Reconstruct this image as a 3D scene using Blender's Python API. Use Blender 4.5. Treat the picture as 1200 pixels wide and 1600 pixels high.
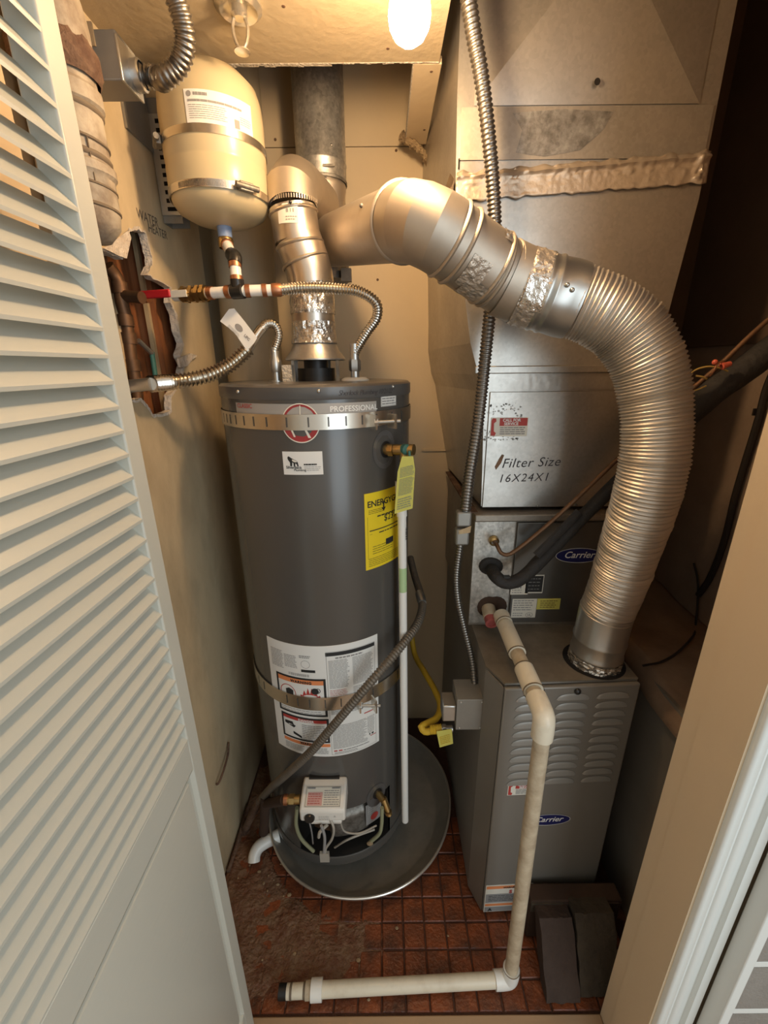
import bpy, bmesh, math, random
from math import sin, cos, pi, radians, sqrt, atan2
from mathutils import Vector, Matrix, noise
from mathutils.geometry import tessellate_polygon

for o in list(bpy.data.objects):
    bpy.data.objects.remove(o, do_unlink=True)
SC = bpy.context.scene
COL = SC.collection
random.seed(7)
V = Vector

# ------------------------------------------------------------------ camera
CAM_H = 1.515          # eye height above the closet floor (m)
FPX = 662.0           # focal length in pixels of the 1200 x 1600 frame
PITCH = radians(18.93)
ROLL = radians(0.55)    # hand-held tilt
cam_data = bpy.data.cameras.new('camera')
cam_data.sensor_fit = 'HORIZONTAL'
cam_data.sensor_width = 36.0
cam_data.lens = 36.0 * FPX / 1200.0
cam_data.clip_start = 0.01
cam = bpy.data.objects.new('camera', cam_data)
COL.objects.link(cam)
cam.location = (0, 0, CAM_H)
CAM_R = Matrix.Rotation(pi / 2 - PITCH, 3, 'X') @ Matrix.Rotation(-ROLL, 3, 'Z')
cam.rotation_euler = CAM_R.to_euler()
SC.camera = cam

# ------------------------------------------------------------------ world, window light, exposure
world = bpy.data.worlds.new('room_light')
SC.world = world
world.use_nodes = True
bg = world.node_tree.nodes['Background']
bg.inputs[0].default_value = (1.0, 0.955, 0.86, 1)
bg.inputs[1].default_value = 0.58

win = bpy.data.lights.new('room_window', 'AREA')
win.shape = 'RECTANGLE'
win.size = 0.85
win.size_y = 2.0
win.energy = 17
win.color = (0.76, 0.90, 1.0)
wo = bpy.data.objects.new('room_window', win)
COL.objects.link(wo)
wo.location = (1.0, -1.05, 1.38)
wo.rotation_euler = (pi / 2, 0, radians(20))

BULB_STRENGTH = 262
vs = SC.view_settings
vs.view_transform = 'Standard'
vs.look = 'None'
vs.gamma = 1.0
vs.use_curve_mapping = False
vs.exposure = 0.08

# ------------------------------------------------------------------ pixel -> place helpers
CP, SP = cos(PITCH), sin(PITCH)
def ray(u, v):
    a = (u - 600) / FPX
    b = (800 - v) / FPX
    return CAM_R @ V((a, b, -1.0))
def PY(u, v, Y):
    d = ray(u, v); return d * (Y / d.y) + V((0, 0, CAM_H))
def PX(u, v, X):
    d = ray(u, v); return d * (X / d.x) + V((0, 0, CAM_H))
def PZ(u, v, z):
    d = ray(u, v); return d * ((z - CAM_H) / d.z) + V((0, 0, CAM_H))
def CYL(u, v, cx, cy, R):
    d = ray(u, v)
    A = d.x ** 2 + d.y ** 2; B = -2 * (d.x * cx + d.y * cy); C = cx * cx + cy * cy - R * R
    D = max(B * B - 4 * A * C, 0)
    t = (-B - sqrt(D)) / (2 * A)
    p = d * t
    return atan2(p.x - cx, -(p.y - cy)), p.z + CAM_H

# ------------------------------------------------------------------ materials
MATS = {}
def mat(name, col, rough=0.6, metal=0.0, var=0.0, var_col=None, vscale=8.0, bump=0.0, bscale=60.0,
        coat=0.0, spec=0.5, spangle=0.0, rvar=0.0, detail=6.0, lo=0.35, hi=0.7, aniso=0.0, stretch=None, world=False):
    m = bpy.data.materials.new(name); m.use_nodes = True
    nt = m.node_tree; N = nt.nodes; L = nt.links
    b = N['Principled BSDF']
    b.inputs['Base Color'].default_value = (*col, 1)
    b.inputs['Roughness'].default_value = rough
    b.inputs['Metallic'].default_value = metal
    b.inputs['Specular IOR Level'].default_value = spec
    if coat: b.inputs['Coat Weight'].default_value = coat; b.inputs['Coat Roughness'].default_value = 0.15
    tc = N.new('ShaderNodeTexCoord')
    src = N.new('ShaderNodeNewGeometry').outputs['Position'] if world else tc.outputs['Object']
    if stretch:
        mp = N.new('ShaderNodeMapping'); mp.inputs['Scale'].default_value = stretch
        L.new(src, mp.inputs[0]); src = mp.outputs[0]
    colsock = None
    if var > 0:
        nz = N.new('ShaderNodeTexNoise'); nz.inputs['Scale'].default_value = vscale; nz.inputs['Detail'].default_value = detail
        nz.inputs['Roughness'].default_value = 0.62
        L.new(src, nz.inputs['Vector'])
        rp = N.new('ShaderNodeMapRange'); rp.inputs[1].default_value = lo; rp.inputs[2].default_value = hi
        rp.inputs[3].default_value = 0; rp.inputs[4].default_value = var
        L.new(nz.outputs['Fac'], rp.inputs[0])
        mx = N.new('ShaderNodeMix'); mx.data_type = 'RGBA'
        mx.inputs[6].default_value = (*col, 1); mx.inputs[7].default_value = (*(var_col or [c * .5 for c in col]), 1)
        L.new(rp.outputs[0], mx.inputs[0]); colsock = mx.outputs[2]
        if rvar:
            rr = N.new('ShaderNodeMapRange'); rr.inputs[3].default_value = rough; rr.inputs[4].default_value = min(1, rough + rvar)
            L.new(nz.outputs['Fac'], rr.inputs[0]); L.new(rr.outputs[0], b.inputs['Roughness'])
    if spangle > 0:
        vo = N.new('ShaderNodeTexVoronoi'); vo.inputs['Scale'].default_value = 160
        L.new(tc.outputs['Object'], vo.inputs['Vector'])
        mx2 = N.new('ShaderNodeMix'); mx2.data_type = 'RGBA'; mx2.blend_type = 'MULTIPLY'
        mx2.inputs[0].default_value = spangle
        if colsock: L.new(colsock, mx2.inputs[6])
        else: mx2.inputs[6].default_value = (*col, 1)
        bw = N.new('ShaderNodeRGBToBW'); L.new(vo.outputs['Color'], bw.inputs[0]); L.new(bw.outputs[0], mx2.inputs[7])
        colsock = mx2.outputs[2]
    if colsock: L.new(colsock, b.inputs['Base Color'])
    if bump > 0:
        n2 = N.new('ShaderNodeTexNoise'); n2.inputs['Scale'].default_value = bscale; n2.inputs['Detail'].default_value = 4
        L.new(src, n2.inputs['Vector'])
        bp = N.new('ShaderNodeBump'); bp.inputs['Strength'].default_value = bump; bp.inputs['Distance'].default_value = 0.01
        L.new(n2.outputs['Fac'], bp.inputs['Height']); L.new(bp.outputs['Normal'], b.inputs['Normal'])
    MATS[name] = m
    return m

M = MATS
mat('plaster', (.60, .475, .295), .75, var=.75, var_col=(.31, .235, .14), vscale=4.5, bump=.3, bscale=16, lo=.42, hi=.72, detail=9, stretch=(1, 1, .55))
mat('plaster_break', (.66, .60, .52), .95, var=.6, var_col=(.38, .27, .18), vscale=40, bump=.6, bscale=120)
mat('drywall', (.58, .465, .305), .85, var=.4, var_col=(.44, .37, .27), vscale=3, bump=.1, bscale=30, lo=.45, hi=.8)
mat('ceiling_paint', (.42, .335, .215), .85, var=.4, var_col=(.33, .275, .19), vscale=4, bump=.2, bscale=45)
mat('drywall_edge', (.60, .55, .47), .95, var=.7, var_col=(.30, .26, .2), vscale=90, bump=.7, bscale=180)
mat('jamb_paint', (.62, .485, .325), .7, var=.25, var_col=(.57, .44, .29), vscale=5, bump=.06, bscale=60)
mat('room_paint', (.62, .60, .55), .8, bump=.05)
mat('door_paint', (.56, .555, .485), .38, bump=.05, bscale=90, stretch=(1, .12, 1))
mat('trim_paint', (.72, .74, .71), .4)
mat('pane_taupe', (.27, .25, .225), .55, var=.6, var_col=(.20, .185, .165), vscale=25, bump=.3, bscale=220)
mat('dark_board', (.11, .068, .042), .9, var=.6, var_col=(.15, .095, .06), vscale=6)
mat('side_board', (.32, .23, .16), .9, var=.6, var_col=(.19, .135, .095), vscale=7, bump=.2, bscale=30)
mat('panel_grey', (.20, .175, .14), .8, var=.5, var_col=(.14, .12, .095), vscale=5)
mat('kraft', (.21, .135, .085), .85, var=.7, var_col=(.33, .225, .145), vscale=9, bump=.3, bscale=25)
mat('tile', (.24, .060, .018), .26, var=.95, var_col=(.055, .020, .010), vscale=13, bump=.3, bscale=120, rvar=.3, world=True, lo=.38, hi=.66, detail=9)
mat('grout', (.060, .022, .011), .8, var=.5, var_col=(.09, .04, .02), vscale=30, bump=.4, bscale=100)
mat('dirt', (.135, .050, .022), .8, var=.9, var_col=(.22, .135, .075), vscale=34, bump=.9, bscale=90, rvar=-.3)
mat('crumb', (.36, .25, .14), .9, var=.7, vscale=90)
mat('sill_wood', (.42, .27, .15), .55, var=.5, var_col=(.30, .18, .10), vscale=18, stretch=(.2, 3, 1))
mat('wood_red', (.34, .125, .040), .65, var=.8, var_col=(.16, .05, .018), vscale=20, stretch=(3, 3, .3))
mat('wood_pale', (.50, .36, .20), .7, var=.5, vscale=25, stretch=(3, 3, .3))
mat('cavity_dark', (.05, .025, .013), .9, var=.5, vscale=20)
mat('heater_grey', (.085, .079, .071), .26, bump=.0, coat=.3)
mat('heater_cap', (.10, .095, .09), .32, coat=.2)
mat('badge_grey', (.36, .34, .31), .4)
mat('badge_red', (.36, .03, .03), .4)
mat('white_print', (.78, .77, .73), .5)
mat('cream_print', (.74, .70, .60), .55)
mat('ink', (.02, .02, .02), .7)
mat('ink_grey', (.28, .27, .26), .7)
mat('ink_faint', (.45, .44, .42), .7)
mat('ink_red', (.45, .05, .04), .6)
mat('ink_orange', (.75, .25, .09), .6)
mat('ink_pink', (.62, .36, .32), .6)
mat('label_yellow', (.80, .60, .02), .45)
mat('tag_yellow', (.62, .56, .12), .5)
mat('tag_green', (.05, .16, .13), .5)
mat('green_print', (.42, .58, .30), .5)
mat('pvc', (.72, .65, .51), .35, var=.6, var_col=(.46, .36, .24), vscale=16, lo=.5, hi=.8)
mat('pvc_clean', (.80, .785, .73), .32)
mat('pvc_dirty', (.58, .49, .35), .5, var=.8, var_col=(.30, .21, .13), vscale=24)
mat('cement_ring', (.16, .12, .08), .7)
mat('galv', (.56, .535, .49), .27, .85, var=.6, var_col=(.40, .37, .33), vscale=7, spangle=.13, rvar=.2)
mat('galv_dull', (.46, .41, .345), .44, .8, var=.7, var_col=(.28, .25, .21), vscale=6, spangle=.14, rvar=.25)
mat('galv_spangle', (.68, .65, .59), .42, .75, var=.8, var_col=(.36, .34, .30), vscale=50, spangle=.35, stretch=(1, 1, .6))
mat('galv_rust', (.44, .42, .38), .5, .8, var=.8, var_col=(.14, .12, .10), vscale=45, spangle=.3)
mat('vent_metal', (.58, .505, .415), .41, .92, var=.5, var_col=(.44, .38, .31), vscale=9, rvar=.22)
mat('vent_shiny', (.68, .61, .53), .22, .95, var=.35, var_col=(.52, .46, .38), vscale=10, rvar=.2)
mat('foil', (.72, .68, .62), .22, .9, bump=.8, bscale=55)
mat('foil_tape', (.60, .50, .39), .42, .7, var=.4, var_col=(.48, .36, .26), vscale=14, bump=.25, bscale=40)
mat('foil_patch', (.58, .50, .41), .4, .7, bump=.8, bscale=70)
mat('aluminium', (.66, .60, .525), .36, .85, var=.3, var_col=(.52, .47, .40), vscale=5, rvar=.15)
mat('duct_collar', (.52, .51, .48), .33, .9, var=.4, var_col=(.35, .34, .31), vscale=12)
mat('steel_flex', (.66, .62, .55), .24, 1.0)
mat('conduit', (.25, .235, .215), .36, .95, var=.4, var_col=(.2, .18, .155), vscale=30)
mat('zinc', (.60, .60, .58), .35, .9, var=.3, vscale=25)
mat('strap_metal', (.66, .61, .53), .27, .95, var=.3, var_col=(.50, .45, .38), vscale=9)
mat('box_grey', (.32, .31, .28), .5, .55, var=.4, var_col=(.24, .22, .2), vscale=14)
mat('pan_metal', (.50, .465, .40), .36, .6, var=.6, var_col=(.27, .245, .20), vscale=9, rvar=.25)
mat('pan_rim', (.80, .76, .68), .3, .8)
mat('furnace_paint', (.235, .215, .185), .42, .25, var=.3, var_col=(.19, .17, .145), vscale=5)
mat('furnace_top', (.26, .225, .175), .6, .3, var=.7, var_col=(.12, .09, .06), vscale=11)
mat('coil_door', (.20, .195, .18), .35, .75, var=.4, var_col=(.14, .135, .125), vscale=10)
mat('louver_paint', (.30, .285, .255), .38, .3)
mat('oval_blue', (.015, .018, .10), .3)
mat('tank_cream', (.55, .455, .28), .34, coat=.08)
mat('copper', (.55, .25, .13), .38, .9, var=.5, var_col=(.30, .13, .07), vscale=40)
mat('copper_old', (.20, .11, .06), .55, .7, var=.7, var_col=(.10, .055, .03), vscale=30)
mat('brass', (.62, .43, .18), .3, .95, var=.4, var_col=(.36, .22, .09), vscale=40)
mat('black', (.012, .011, .010), .45)
mat('black_plastic', (.018, .017, .016), .3)
mat('foam_black', (.022, .019, .017), .75, bump=.4, bscale=60)
mat('gap_shade', (.006, .004, .003), .95)  # near-black colour standing in for the shade inside holes and gaps
mat('red_plastic', (.50, .02, .025), .35)
mat('rust_red', (.38, .09, .08), .5)
mat('blue_plastic', (.20, .28, .45), .4)
mat('white_plastic', (.76, .72, .65), .38)
mat('wire_white', (.36, .33, .28), .45)
mat('tube_green', (.30, .30, .18), .5)
mat('gas_hose', (.16, .135, .105), .5, .35, var=.5, var_col=(.09, .07, .05), vscale=25)
mat('gas_yellow', (.62, .40, .035), .42)
mat('pipe_paint', (.42, .365, .285), .62, var=.95, var_col=(.13, .08, .048), vscale=11, lo=.44, hi=.66, bump=.3, bscale=40)
mat('rust_brown', (.085, .040, .024), .8, var=.8, var_col=(.20, .125, .08), vscale=35, bump=.6, bscale=90)
mat('vent_cream', (.50, .44, .32), .6, var=.5, var_col=(.36, .31, .22), vscale=5, stretch=(3, 3, .5))
mat('stone_dark', (.038, .021, .014), .85, var=.7, var_col=(.062, .038, .026), vscale=14, bump=.5, bscale=60)
mat('stone_olive', (.042, .029, .017), .85, var=.7, var_col=(.068, .050, .030), vscale=16, bump=.5, bscale=60)
mat('wool', (.34, .25, .14), .95, var=.8, var_col=(.14, .09, .05), vscale=50, bump=1, bscale=150)
mat('glass_bulb', (.62, .57, .48), .25, .8)
mat('cord_black', (.02, .015, .012), .6)
mat('wire_yellow', (.60, .42, .12), .5)
mat('nut_red', (.62, .12, .07), .4)
mat('marker', (.05, .045, .05), .8)
mat('pencil', (.13, .10, .075), .9)

em = bpy.data.materials.new('bulb_glow'); em.use_nodes = True
_n = em.node_tree.nodes; _n.clear()
_e = _n.new('ShaderNodeEmission'); _e.inputs[0].default_value = (1.0, .675, .375, 1); _e.inputs[1].default_value = BULB_STRENGTH
_o = _n.new('ShaderNodeOutputMaterial'); em.node_tree.links.new(_e.outputs[0], _o.inputs[0])
M['bulb_glow'] = em

# ------------------------------------------------------------------ mesh helpers
BASE = {}
def props(o, label=None, cat=None, group=None, kind=None):
    if label: o['label'] = label
    if cat: o['category'] = cat
    if group: o['group'] = group
    if kind: o['kind'] = kind
    return o
def thing(name, label, cat, loc, group=None, kind=None):
    o = bpy.data.objects.new(name, None); COL.objects.link(o)
    o.empty_display_size = .05
    o.location = loc; BASE[o.name] = V(loc)
    return props(o, label, cat, group, kind)

def frame(ax):
    ax = V(ax).normalized()
    up = V((0, 0, 1)) if abs(ax.z) < .9 else V((0, 1, 0))
    u = up.cross(ax).normalized()
    return u, ax.cross(u).normalized(), ax
def catmull(pts, n):
    pts = [V(p) for p in pts]
    if len(pts) == 2:
        dense = [pts[0].lerp(pts[1], i / 50) for i in range(51)]
    else:
        P = [pts[0] * 2 - pts[1]] + pts + [pts[-1] * 2 - pts[-2]]
        dense = []
        for i in range(1, len(P) - 2):
            p0, p1, p2, p3 = P[i - 1:i + 3]
            t0 = 0; t1 = t0 + max((p1 - p0).length, 1e-6) ** .5
            t2 = t1 + max((p2 - p1).length, 1e-6) ** .5; t3 = t2 + max((p3 - p2).length, 1e-6) ** .5
            for k in range(40):
                t = t1 + (t2 - t1) * k / 40
                A1 = p0 * ((t1 - t) / (t1 - t0)) + p1 * ((t - t0) / (t1 - t0))
                A2 = p1 * ((t2 - t) / (t2 - t1)) + p2 * ((t - t1) / (t2 - t1))
                A3 = p2 * ((t3 - t) / (t3 - t2)) + p3 * ((t - t2) / (t3 - t2))
                B1 = A1 * ((t2 - t) / (t2 - t0)) + A2 * ((t - t0) / (t2 - t0))
                B2 = A2 * ((t3 - t) / (t3 - t1)) + A3 * ((t - t1) / (t3 - t1))
                dense.append(B1 * ((t2 - t) / (t2 - t1)) + B2 * ((t - t1) / (t2 - t1)))
        dense.append(pts[-1])
    s = [0]
    for a, b in zip(dense, dense[1:]): s.append(s[-1] + (b - a).length)
    Ltot = s[-1]
    out = []; j = 0
    for i in range(n + 1):
        d = Ltot * i / n
        while j < len(s) - 2 and s[j + 1] < d: j += 1
        f = (d - s[j]) / max(s[j + 1] - s[j], 1e-9)
        out.append(dense[j].lerp(dense[j + 1], min(max(f, 0), 1)))
    return out, Ltot
def length(pts):
    return catmull(pts, 10)[1]

class MB:
    def __init__(s): s.v = []; s.f = []
    def add(s, vs, fs):
        k = len(s.v); s.v += [V(p) for p in vs]; s.f += [tuple(i + k for i in f) for f in fs]; return s
    def box(s, lo, hi, rot=None, piv=None):
        x0, y0, z0 = lo; x1, y1, z1 = hi
        vs = [V(p) for p in ((x0,y0,z0),(x1,y0,z0),(x1,y1,z0),(x0,y1,z0),(x0,y0,z1),(x1,y0,z1),(x1,y1,z1),(x0,y1,z1))]
        if rot is not None:
            c = V(piv) if piv is not None else (V(lo) + V(hi)) / 2
            vs = [c + rot @ (p - c) for p in vs]
        return s.add(vs, [(0,3,2,1),(4,5,6,7),(0,1,5,4),(1,2,6,5),(2,3,7,6),(3,0,4,7)])
    def obox(s, c, u, v, w, su, sv, sw):   # oriented box: centre, three axes, full sizes
        c, u, v, w = V(c), V(u).normalized(), V(v).normalized(), V(w).normalized()
        vs = []
        for k in (-.5, .5):
            for a, b in ((-.5,-.5),(.5,-.5),(.5,.5),(-.5,.5)):
                vs.append(c + u*a*su + v*b*sv + w*k*sw)
        return s.add(vs, [(0,3,2,1),(4,5,6,7),(0,1,5,4),(1,2,6,5),(2,3,7,6),(3,0,4,7)])
    def prism(s, poly, ext):
        n = len(poly); e = V(ext)
        a = [V(p) for p in poly]; b = [p + e for p in a]
        fs = [tuple(range(n - 1, -1, -1)), tuple(range(n, 2 * n))]
        fs += [(i, (i + 1) % n, n + (i + 1) % n, n + i) for i in range(n)]
        return s.add(a + b, fs)
    def cyl(s, p0, p1, r0, r1=None, seg=20, cap=True):
        p0, p1 = V(p0), V(p1); r1 = r0 if r1 is None else r1
        u, v, w = frame(p1 - p0)
        vs = [p0 + (u * cos(2*pi*i/seg) + v * sin(2*pi*i/seg)) * r0 for i in range(seg)]
        vs += [p1 + (u * cos(2*pi*i/seg) + v * sin(2*pi*i/seg)) * r1 for i in range(seg)]
        fs = [(i, (i+1) % seg, seg + (i+1) % seg, seg + i) for i in range(seg)]
        if cap: fs += [tuple(range(seg - 1, -1, -1)), tuple(range(seg, 2 * seg))]
        return s.add(vs, fs)
    def lathe(s, prof, p, ax=(0, 0, 1), seg=32, a0=0, a1=2*pi, fn=None):   # prof: (radius, height) list
        p = V(p); u, v, w = frame(ax)
        full = abs(a1 - a0 - 2*pi) < 1e-6
        n = seg if full else seg + 1
        vs = []
        for (r, h) in prof:
            for i in range(n):
                t = a0 + (a1 - a0) * i / seg
                rr = r if fn is None else fn(r, h, t)
                vs.append(p + (u * cos(t) + v * sin(t)) * rr + w * h)
        fs = []
        for k in range(len(prof) - 1):
            for i in range(seg):
                j = (i + 1) % n
                fs.append((k*n + i, k*n + j, (k+1)*n + j, (k+1)*n + i))
        return s.add(vs, fs)
    def sweep(s, pts, rad, seg=16, n=None, cap=True, fn=None, flat=1.0):
        if n is None: n = max(12, int(length(pts) / .01))
        path, Lt = catmull(pts, n)
        tang = [(path[min(i+1, n)] - path[max(i-1, 0)]).normalized() for i in range(n + 1)]
        u, v, w = frame(tang[0])
        vs = []
        for i in range(n + 1):
            t = tang[i]
            u = (u - t * u.dot(t)).normalized(); v = t.cross(u)
            q = i / n
            r = rad(q, q * Lt) if callable(rad) else rad
            for k in range(seg):
                a = 2 * pi * k / seg
                rr = r if fn is None else r + fn(q, a)
                vs.append(path[i] + (u * cos(a) + v * sin(a) * flat) * rr)
        fs = []
        for i in range(n):
            for k in range(seg):
                j = (k + 1) % seg
                fs.append((i*seg + k, i*seg + j, (i+1)*seg + j, (i+1)*seg + k))
        if cap: fs += [tuple(range(seg - 1, -1, -1)), tuple(range(n*seg, (n+1)*seg))]
        return s.add(vs, fs)
    def grid(s, fn, nu, nv):
        vs = [fn(i / nu, j / nv) for j in range(nv + 1) for i in range(nu + 1)]
        fs = [(j*(nu+1)+i, j*(nu+1)+i+1, (j+1)*(nu+1)+i+1, (j+1)*(nu+1)+i) for j in range(nv) for i in range(nu)]
        return s.add(vs, fs)
    def sphere(s, c, r, seg=16, rings=10, sc=(1, 1, 1)):
        c = V(c); vs = []; fs = []
        for j in range(rings + 1):
            ph = pi * j / rings
            for i in range(seg):
                t = 2 * pi * i / seg
                vs.append(c + V((sin(ph)*cos(t)*r*sc[0], sin(ph)*sin(t)*r*sc[1], -cos(ph)*r*sc[2])))
        for j in range(rings):
            for i in range(seg):
                k = (i + 1) % seg
                fs.append((j*seg+i, j*seg+k, (j+1)*seg+k, (j+1)*seg+i))
        return s.add(vs, fs)
    def mesh(s, name, base, sharp=38):
        me = bpy.data.meshes.new(name)
        me.from_pydata([p - base for p in s.v], [], s.f)
        bm = bmesh.new(); bm.from_mesh(me)
        bmesh.ops.remove_doubles(bm, verts=bm.verts, dist=1e-6)
        bmesh.ops.recalc_face_normals(bm, faces=bm.faces)
        lim = radians(sharp)
        for f in bm.faces: f.smooth = True
        for e in bm.edges:
            if len(e.link_faces) == 2: e.smooth = e.calc_face_angle(0) < lim
            else: e.smooth = len(e.link_faces) < 2
        bm.to_mesh(me); bm.free()
        return me
    def build(s, name, m, parent=None, label=None, cat=None, group=None, kind=None, bevel=0, sharp=38):
        if parent is not None: base = BASE[parent.name]
        else:
            lo = V((min(p[i] for p in s.v) for i in range(3))); hi = V((max(p[i] for p in s.v) for i in range(3)))
            base = V(((lo.x + hi.x) / 2, (lo.y + hi.y) / 2, lo.z))
        me = s.mesh(name, base, sharp)
        o = bpy.data.objects.new(name, me); COL.objects.link(o)
        me.materials.append(M[m])
        if parent is not None: o.parent = parent
        else: o.location = base
        BASE[o.name] = base
        if bevel:
            bv = o.modifiers.new('bevel', 'BEVEL'); bv.width = bevel; bv.segments = 2; bv.limit_method = 'ANGLE'
            bv.angle_limit = radians(35)
        return props(o, label, cat, group, kind)

def place(src, parent, loc):
    """another object on the same mesh"""
    c = src.copy(); COL.objects.link(c); c.parent = parent; c.location = loc
    return c
def ridged(r, amp, pitch):
    def f(q, s_):
        return r + amp * cos(2 * pi * s_ / pitch)
    return f
def hose(pts, r, amp, pitch, seg=14, per=4):
    Lt = length(pts)
    return MB().sweep(pts, ridged(r, amp, pitch), seg, n=max(8, int(Lt / pitch * per)))

# ---- text and print
def text_geo(txt, size, shear=0.0, off=0.0, align='LEFT', space=1.0):
    c = bpy.data.curves.new('t', 'FONT'); c.body = txt; c.size = size; c.shear = shear; c.offset = off
    c.align_x = align; c.space_character = space; c.resolution_u = 3
    o = bpy.data.objects.new('t', c); COL.objects.link(o)
    me = bpy.data.meshes.new_from_object(o)
    vs = [v.co.copy() for v in me.vertices]; fs = [tuple(p.vertices) for p in me.polygons]
    bpy.data.objects.remove(o); bpy.data.meshes.remove(me); bpy.data.curves.remove(c)
    return vs, fs
def flatmap(o, u, v, eps=.0008):
    o, u, v = V(o), V(u).normalized(), V(v).normalized(); w = u.cross(v)
    return lambda x, y, e=1.0: o + u * x + v * y + w * eps * e
def cylmap(cx, cy, R, t0, z0, eps=.0008):
    return lambda x, y, e=1.0: V((cx + (R + eps*e) * sin(t0 + x / R), cy - (R + eps*e) * cos(t0 + x / R), z0 + y))
class Print(MB):
    """flat print laid out in (x, y) metres on a mapped surface"""
    def __init__(s, mp, e=1.0): super().__init__(); s.mp = mp; s.e = e
    def rect(s, x0, y0, x1, y1, n=None):
        n = n or max(1, int(abs(x1 - x0) / .012))
        vs = []; fs = []
        for i in range(n + 1):
            x = x0 + (x1 - x0) * i / n
            vs += [s.mp(x, y0, s.e), s.mp(x, y1, s.e)]
        for i in range(n): fs.append((2*i, 2*i+2, 2*i+3, 2*i+1))
        s.add(vs, fs); return s
    def plate(s, x0, y0, x1, y1, n=None, depth=1.0):
        """thin sticker with edges"""
        n = n or max(1, int(abs(x1 - x0) / .012))
        vs = []; fs = []
        for i in range(n + 1):
            x = x0 + (x1 - x0) * i / n
            vs += [s.mp(x, y0, s.e), s.mp(x, y1, s.e), s.mp(x, y0, s.e - depth), s.mp(x, y1, s.e - depth)]
        for i in range(n):
            a, b = 4*i, 4*i + 4
            fs += [(a, b, b+1, a+1), (a+2, a, b, b+2), (a+1, a+3, b+3, b+1)]
        fs += [(0, 1, 3, 2), (4*n, 4*n+2, 4*n+3, 4*n+1)]
        s.add(vs, fs); return s
    def poly(s, pts):
        vs = [s.mp(x, y, s.e) for x, y in pts]
        tr = tessellate_polygon([[V((x, y, 0)) for x, y in pts]])
        s.add(vs, [tuple(t) for t in tr]); return s
    def outline(s, x0, y0, x1, y1, w):
        s.rect(x0, y0, x1, y0 + w); s.rect(x0, y1 - w, x1, y1)
        s.rect(x0, y0, x0 + w, y1, 1); s.rect(x1 - w, y0, x1, y1, 1); return s
    def ellipse(s, x, y, rx, ry, n=32, w=None):
        if w is None: return s.poly([(x + rx*cos(2*pi*i/n), y + ry*sin(2*pi*i/n)) for i in range(n)])
        vs = []; fs = []
        for i in range(n):
            a = 2*pi*i/n
            vs += [s.mp(x + rx*cos(a), y + ry*sin(a), s.e), s.mp(x + (rx-w)*cos(a), y + (ry-w)*sin(a), s.e)]
        for i in range(n):
            j = (i + 1) % n; fs.append((2*i, 2*j, 2*j+1, 2*i+1))
        s.add(vs, fs); return s
    def build(s, name, *a, **k):
        if name.endswith('print'): k.setdefault('kind', 'stuff')
        return super().build(name, *a, **k)
    def text(s, txt, x, y, size, **k):
        vs, fs = text_geo(txt, size, **k)
        s.add([s.mp(p.x + x, p.y + y, s.e) for p in vs], fs); return s
    def lines(s, x0, y0, x1, y1, n, h=.45, rag=.15, gap=.12):
        """rows of fine print too small to read, as broken bars"""
        dy = (y1 - y0) / n
        for i in range(n):
            y = y1 - (i + .5) * dy
            x = x0; xe = x1 - random.random() * rag * (x1 - x0)
            while x < xe:
                wl = random.uniform(.006, .016) * min(1, (x1 - x0) / .06)
                s.rect(x, y - dy*h/2, min(x + wl, xe), y + dy*h/2, 1)
                x += wl + gap * dy * 2
        return s

# ================================================================== THE SETTING
H = CAM_H
WALL_X = -.515          # plaster wall on the left
BACK_Y = 1.52
DOOR_IN, DOOR_OUT = .585, .467     # closet side / room side of the front wall
JAMB_X = .521
LOW_C = H + .59        # underside of the dropped ceiling
TOP_C = 2.75

# ---- floor: grout bed with clay tiles laid on it
fl = MB().box((-.62, DOOR_IN - .004, -.05), (1.02, 1.54, -.004)).build('floor', 'grout', label='brown clay tile floor of the closet with dark grout', cat='floor', kind='structure')
tp, tw = .0605, .0565
tile_src = None
for j in range(8):
    for i in range(19):
        x = -.475 + i * tp + .004; y = .620 + j * tp
        if x > .66: continue
        if tile_src is None:
            mb = MB()
            a, b, z0, z1, c = tw / 2, tw / 2, -.006, 0, .002
            vs = [(-a,-b,z0),(a,-b,z0),(a,b,z0),(-a,b,z0),(-a,-b,z1-c),(a,-b,z1-c),(a,b,z1-c),(-a,b,z1-c),
                  (-a+c,-b+c,z1),(a-c,-b+c,z1),(a-c,b-c,z1),(-a+c,b-c,z1)]
            fs = [(0,1,5,4),(1,2,6,5),(2,3,7,6),(3,0,4,7),(4,5,9,8),(5,6,10,9),(6,7,11,10),(7,4,8,11),(8,9,10,11)]
            mb.add(vs, fs)
            me = mb.mesh('tile', V((0, 0, 0)), 20); me.materials.append(M['tile'])
            tile_src = bpy.data.objects.new('tile', me); COL.objects.link(tile_src); tile_src.parent = fl
            tl = tile_src
        else:
            tl = place(tile_src, fl, (0, 0, 0))
        tl.location = V((x, y, random.uniform(-.0014, .0004))) - BASE[fl.name]
        tl.rotation_euler = (random.uniform(-.012, .012), random.uniform(-.012, .012), random.uniform(-.01, .01))

MB().box((-2.2, -2.6, -.06), (2.6, DOOR_OUT - .03, -.012)).build('floor_room', 'sill_wood', label='wooden floor of the room in front of the closet', cat='floor', kind='structure')
MB().box((-.40, DOOR_OUT - .03, -.02), (JAMB_X, DOOR_IN, .004)).build('trim_1', 'sill_wood', label='tan wooden threshold along the closet opening', cat='threshold', kind='structure', bevel=.003)

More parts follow.
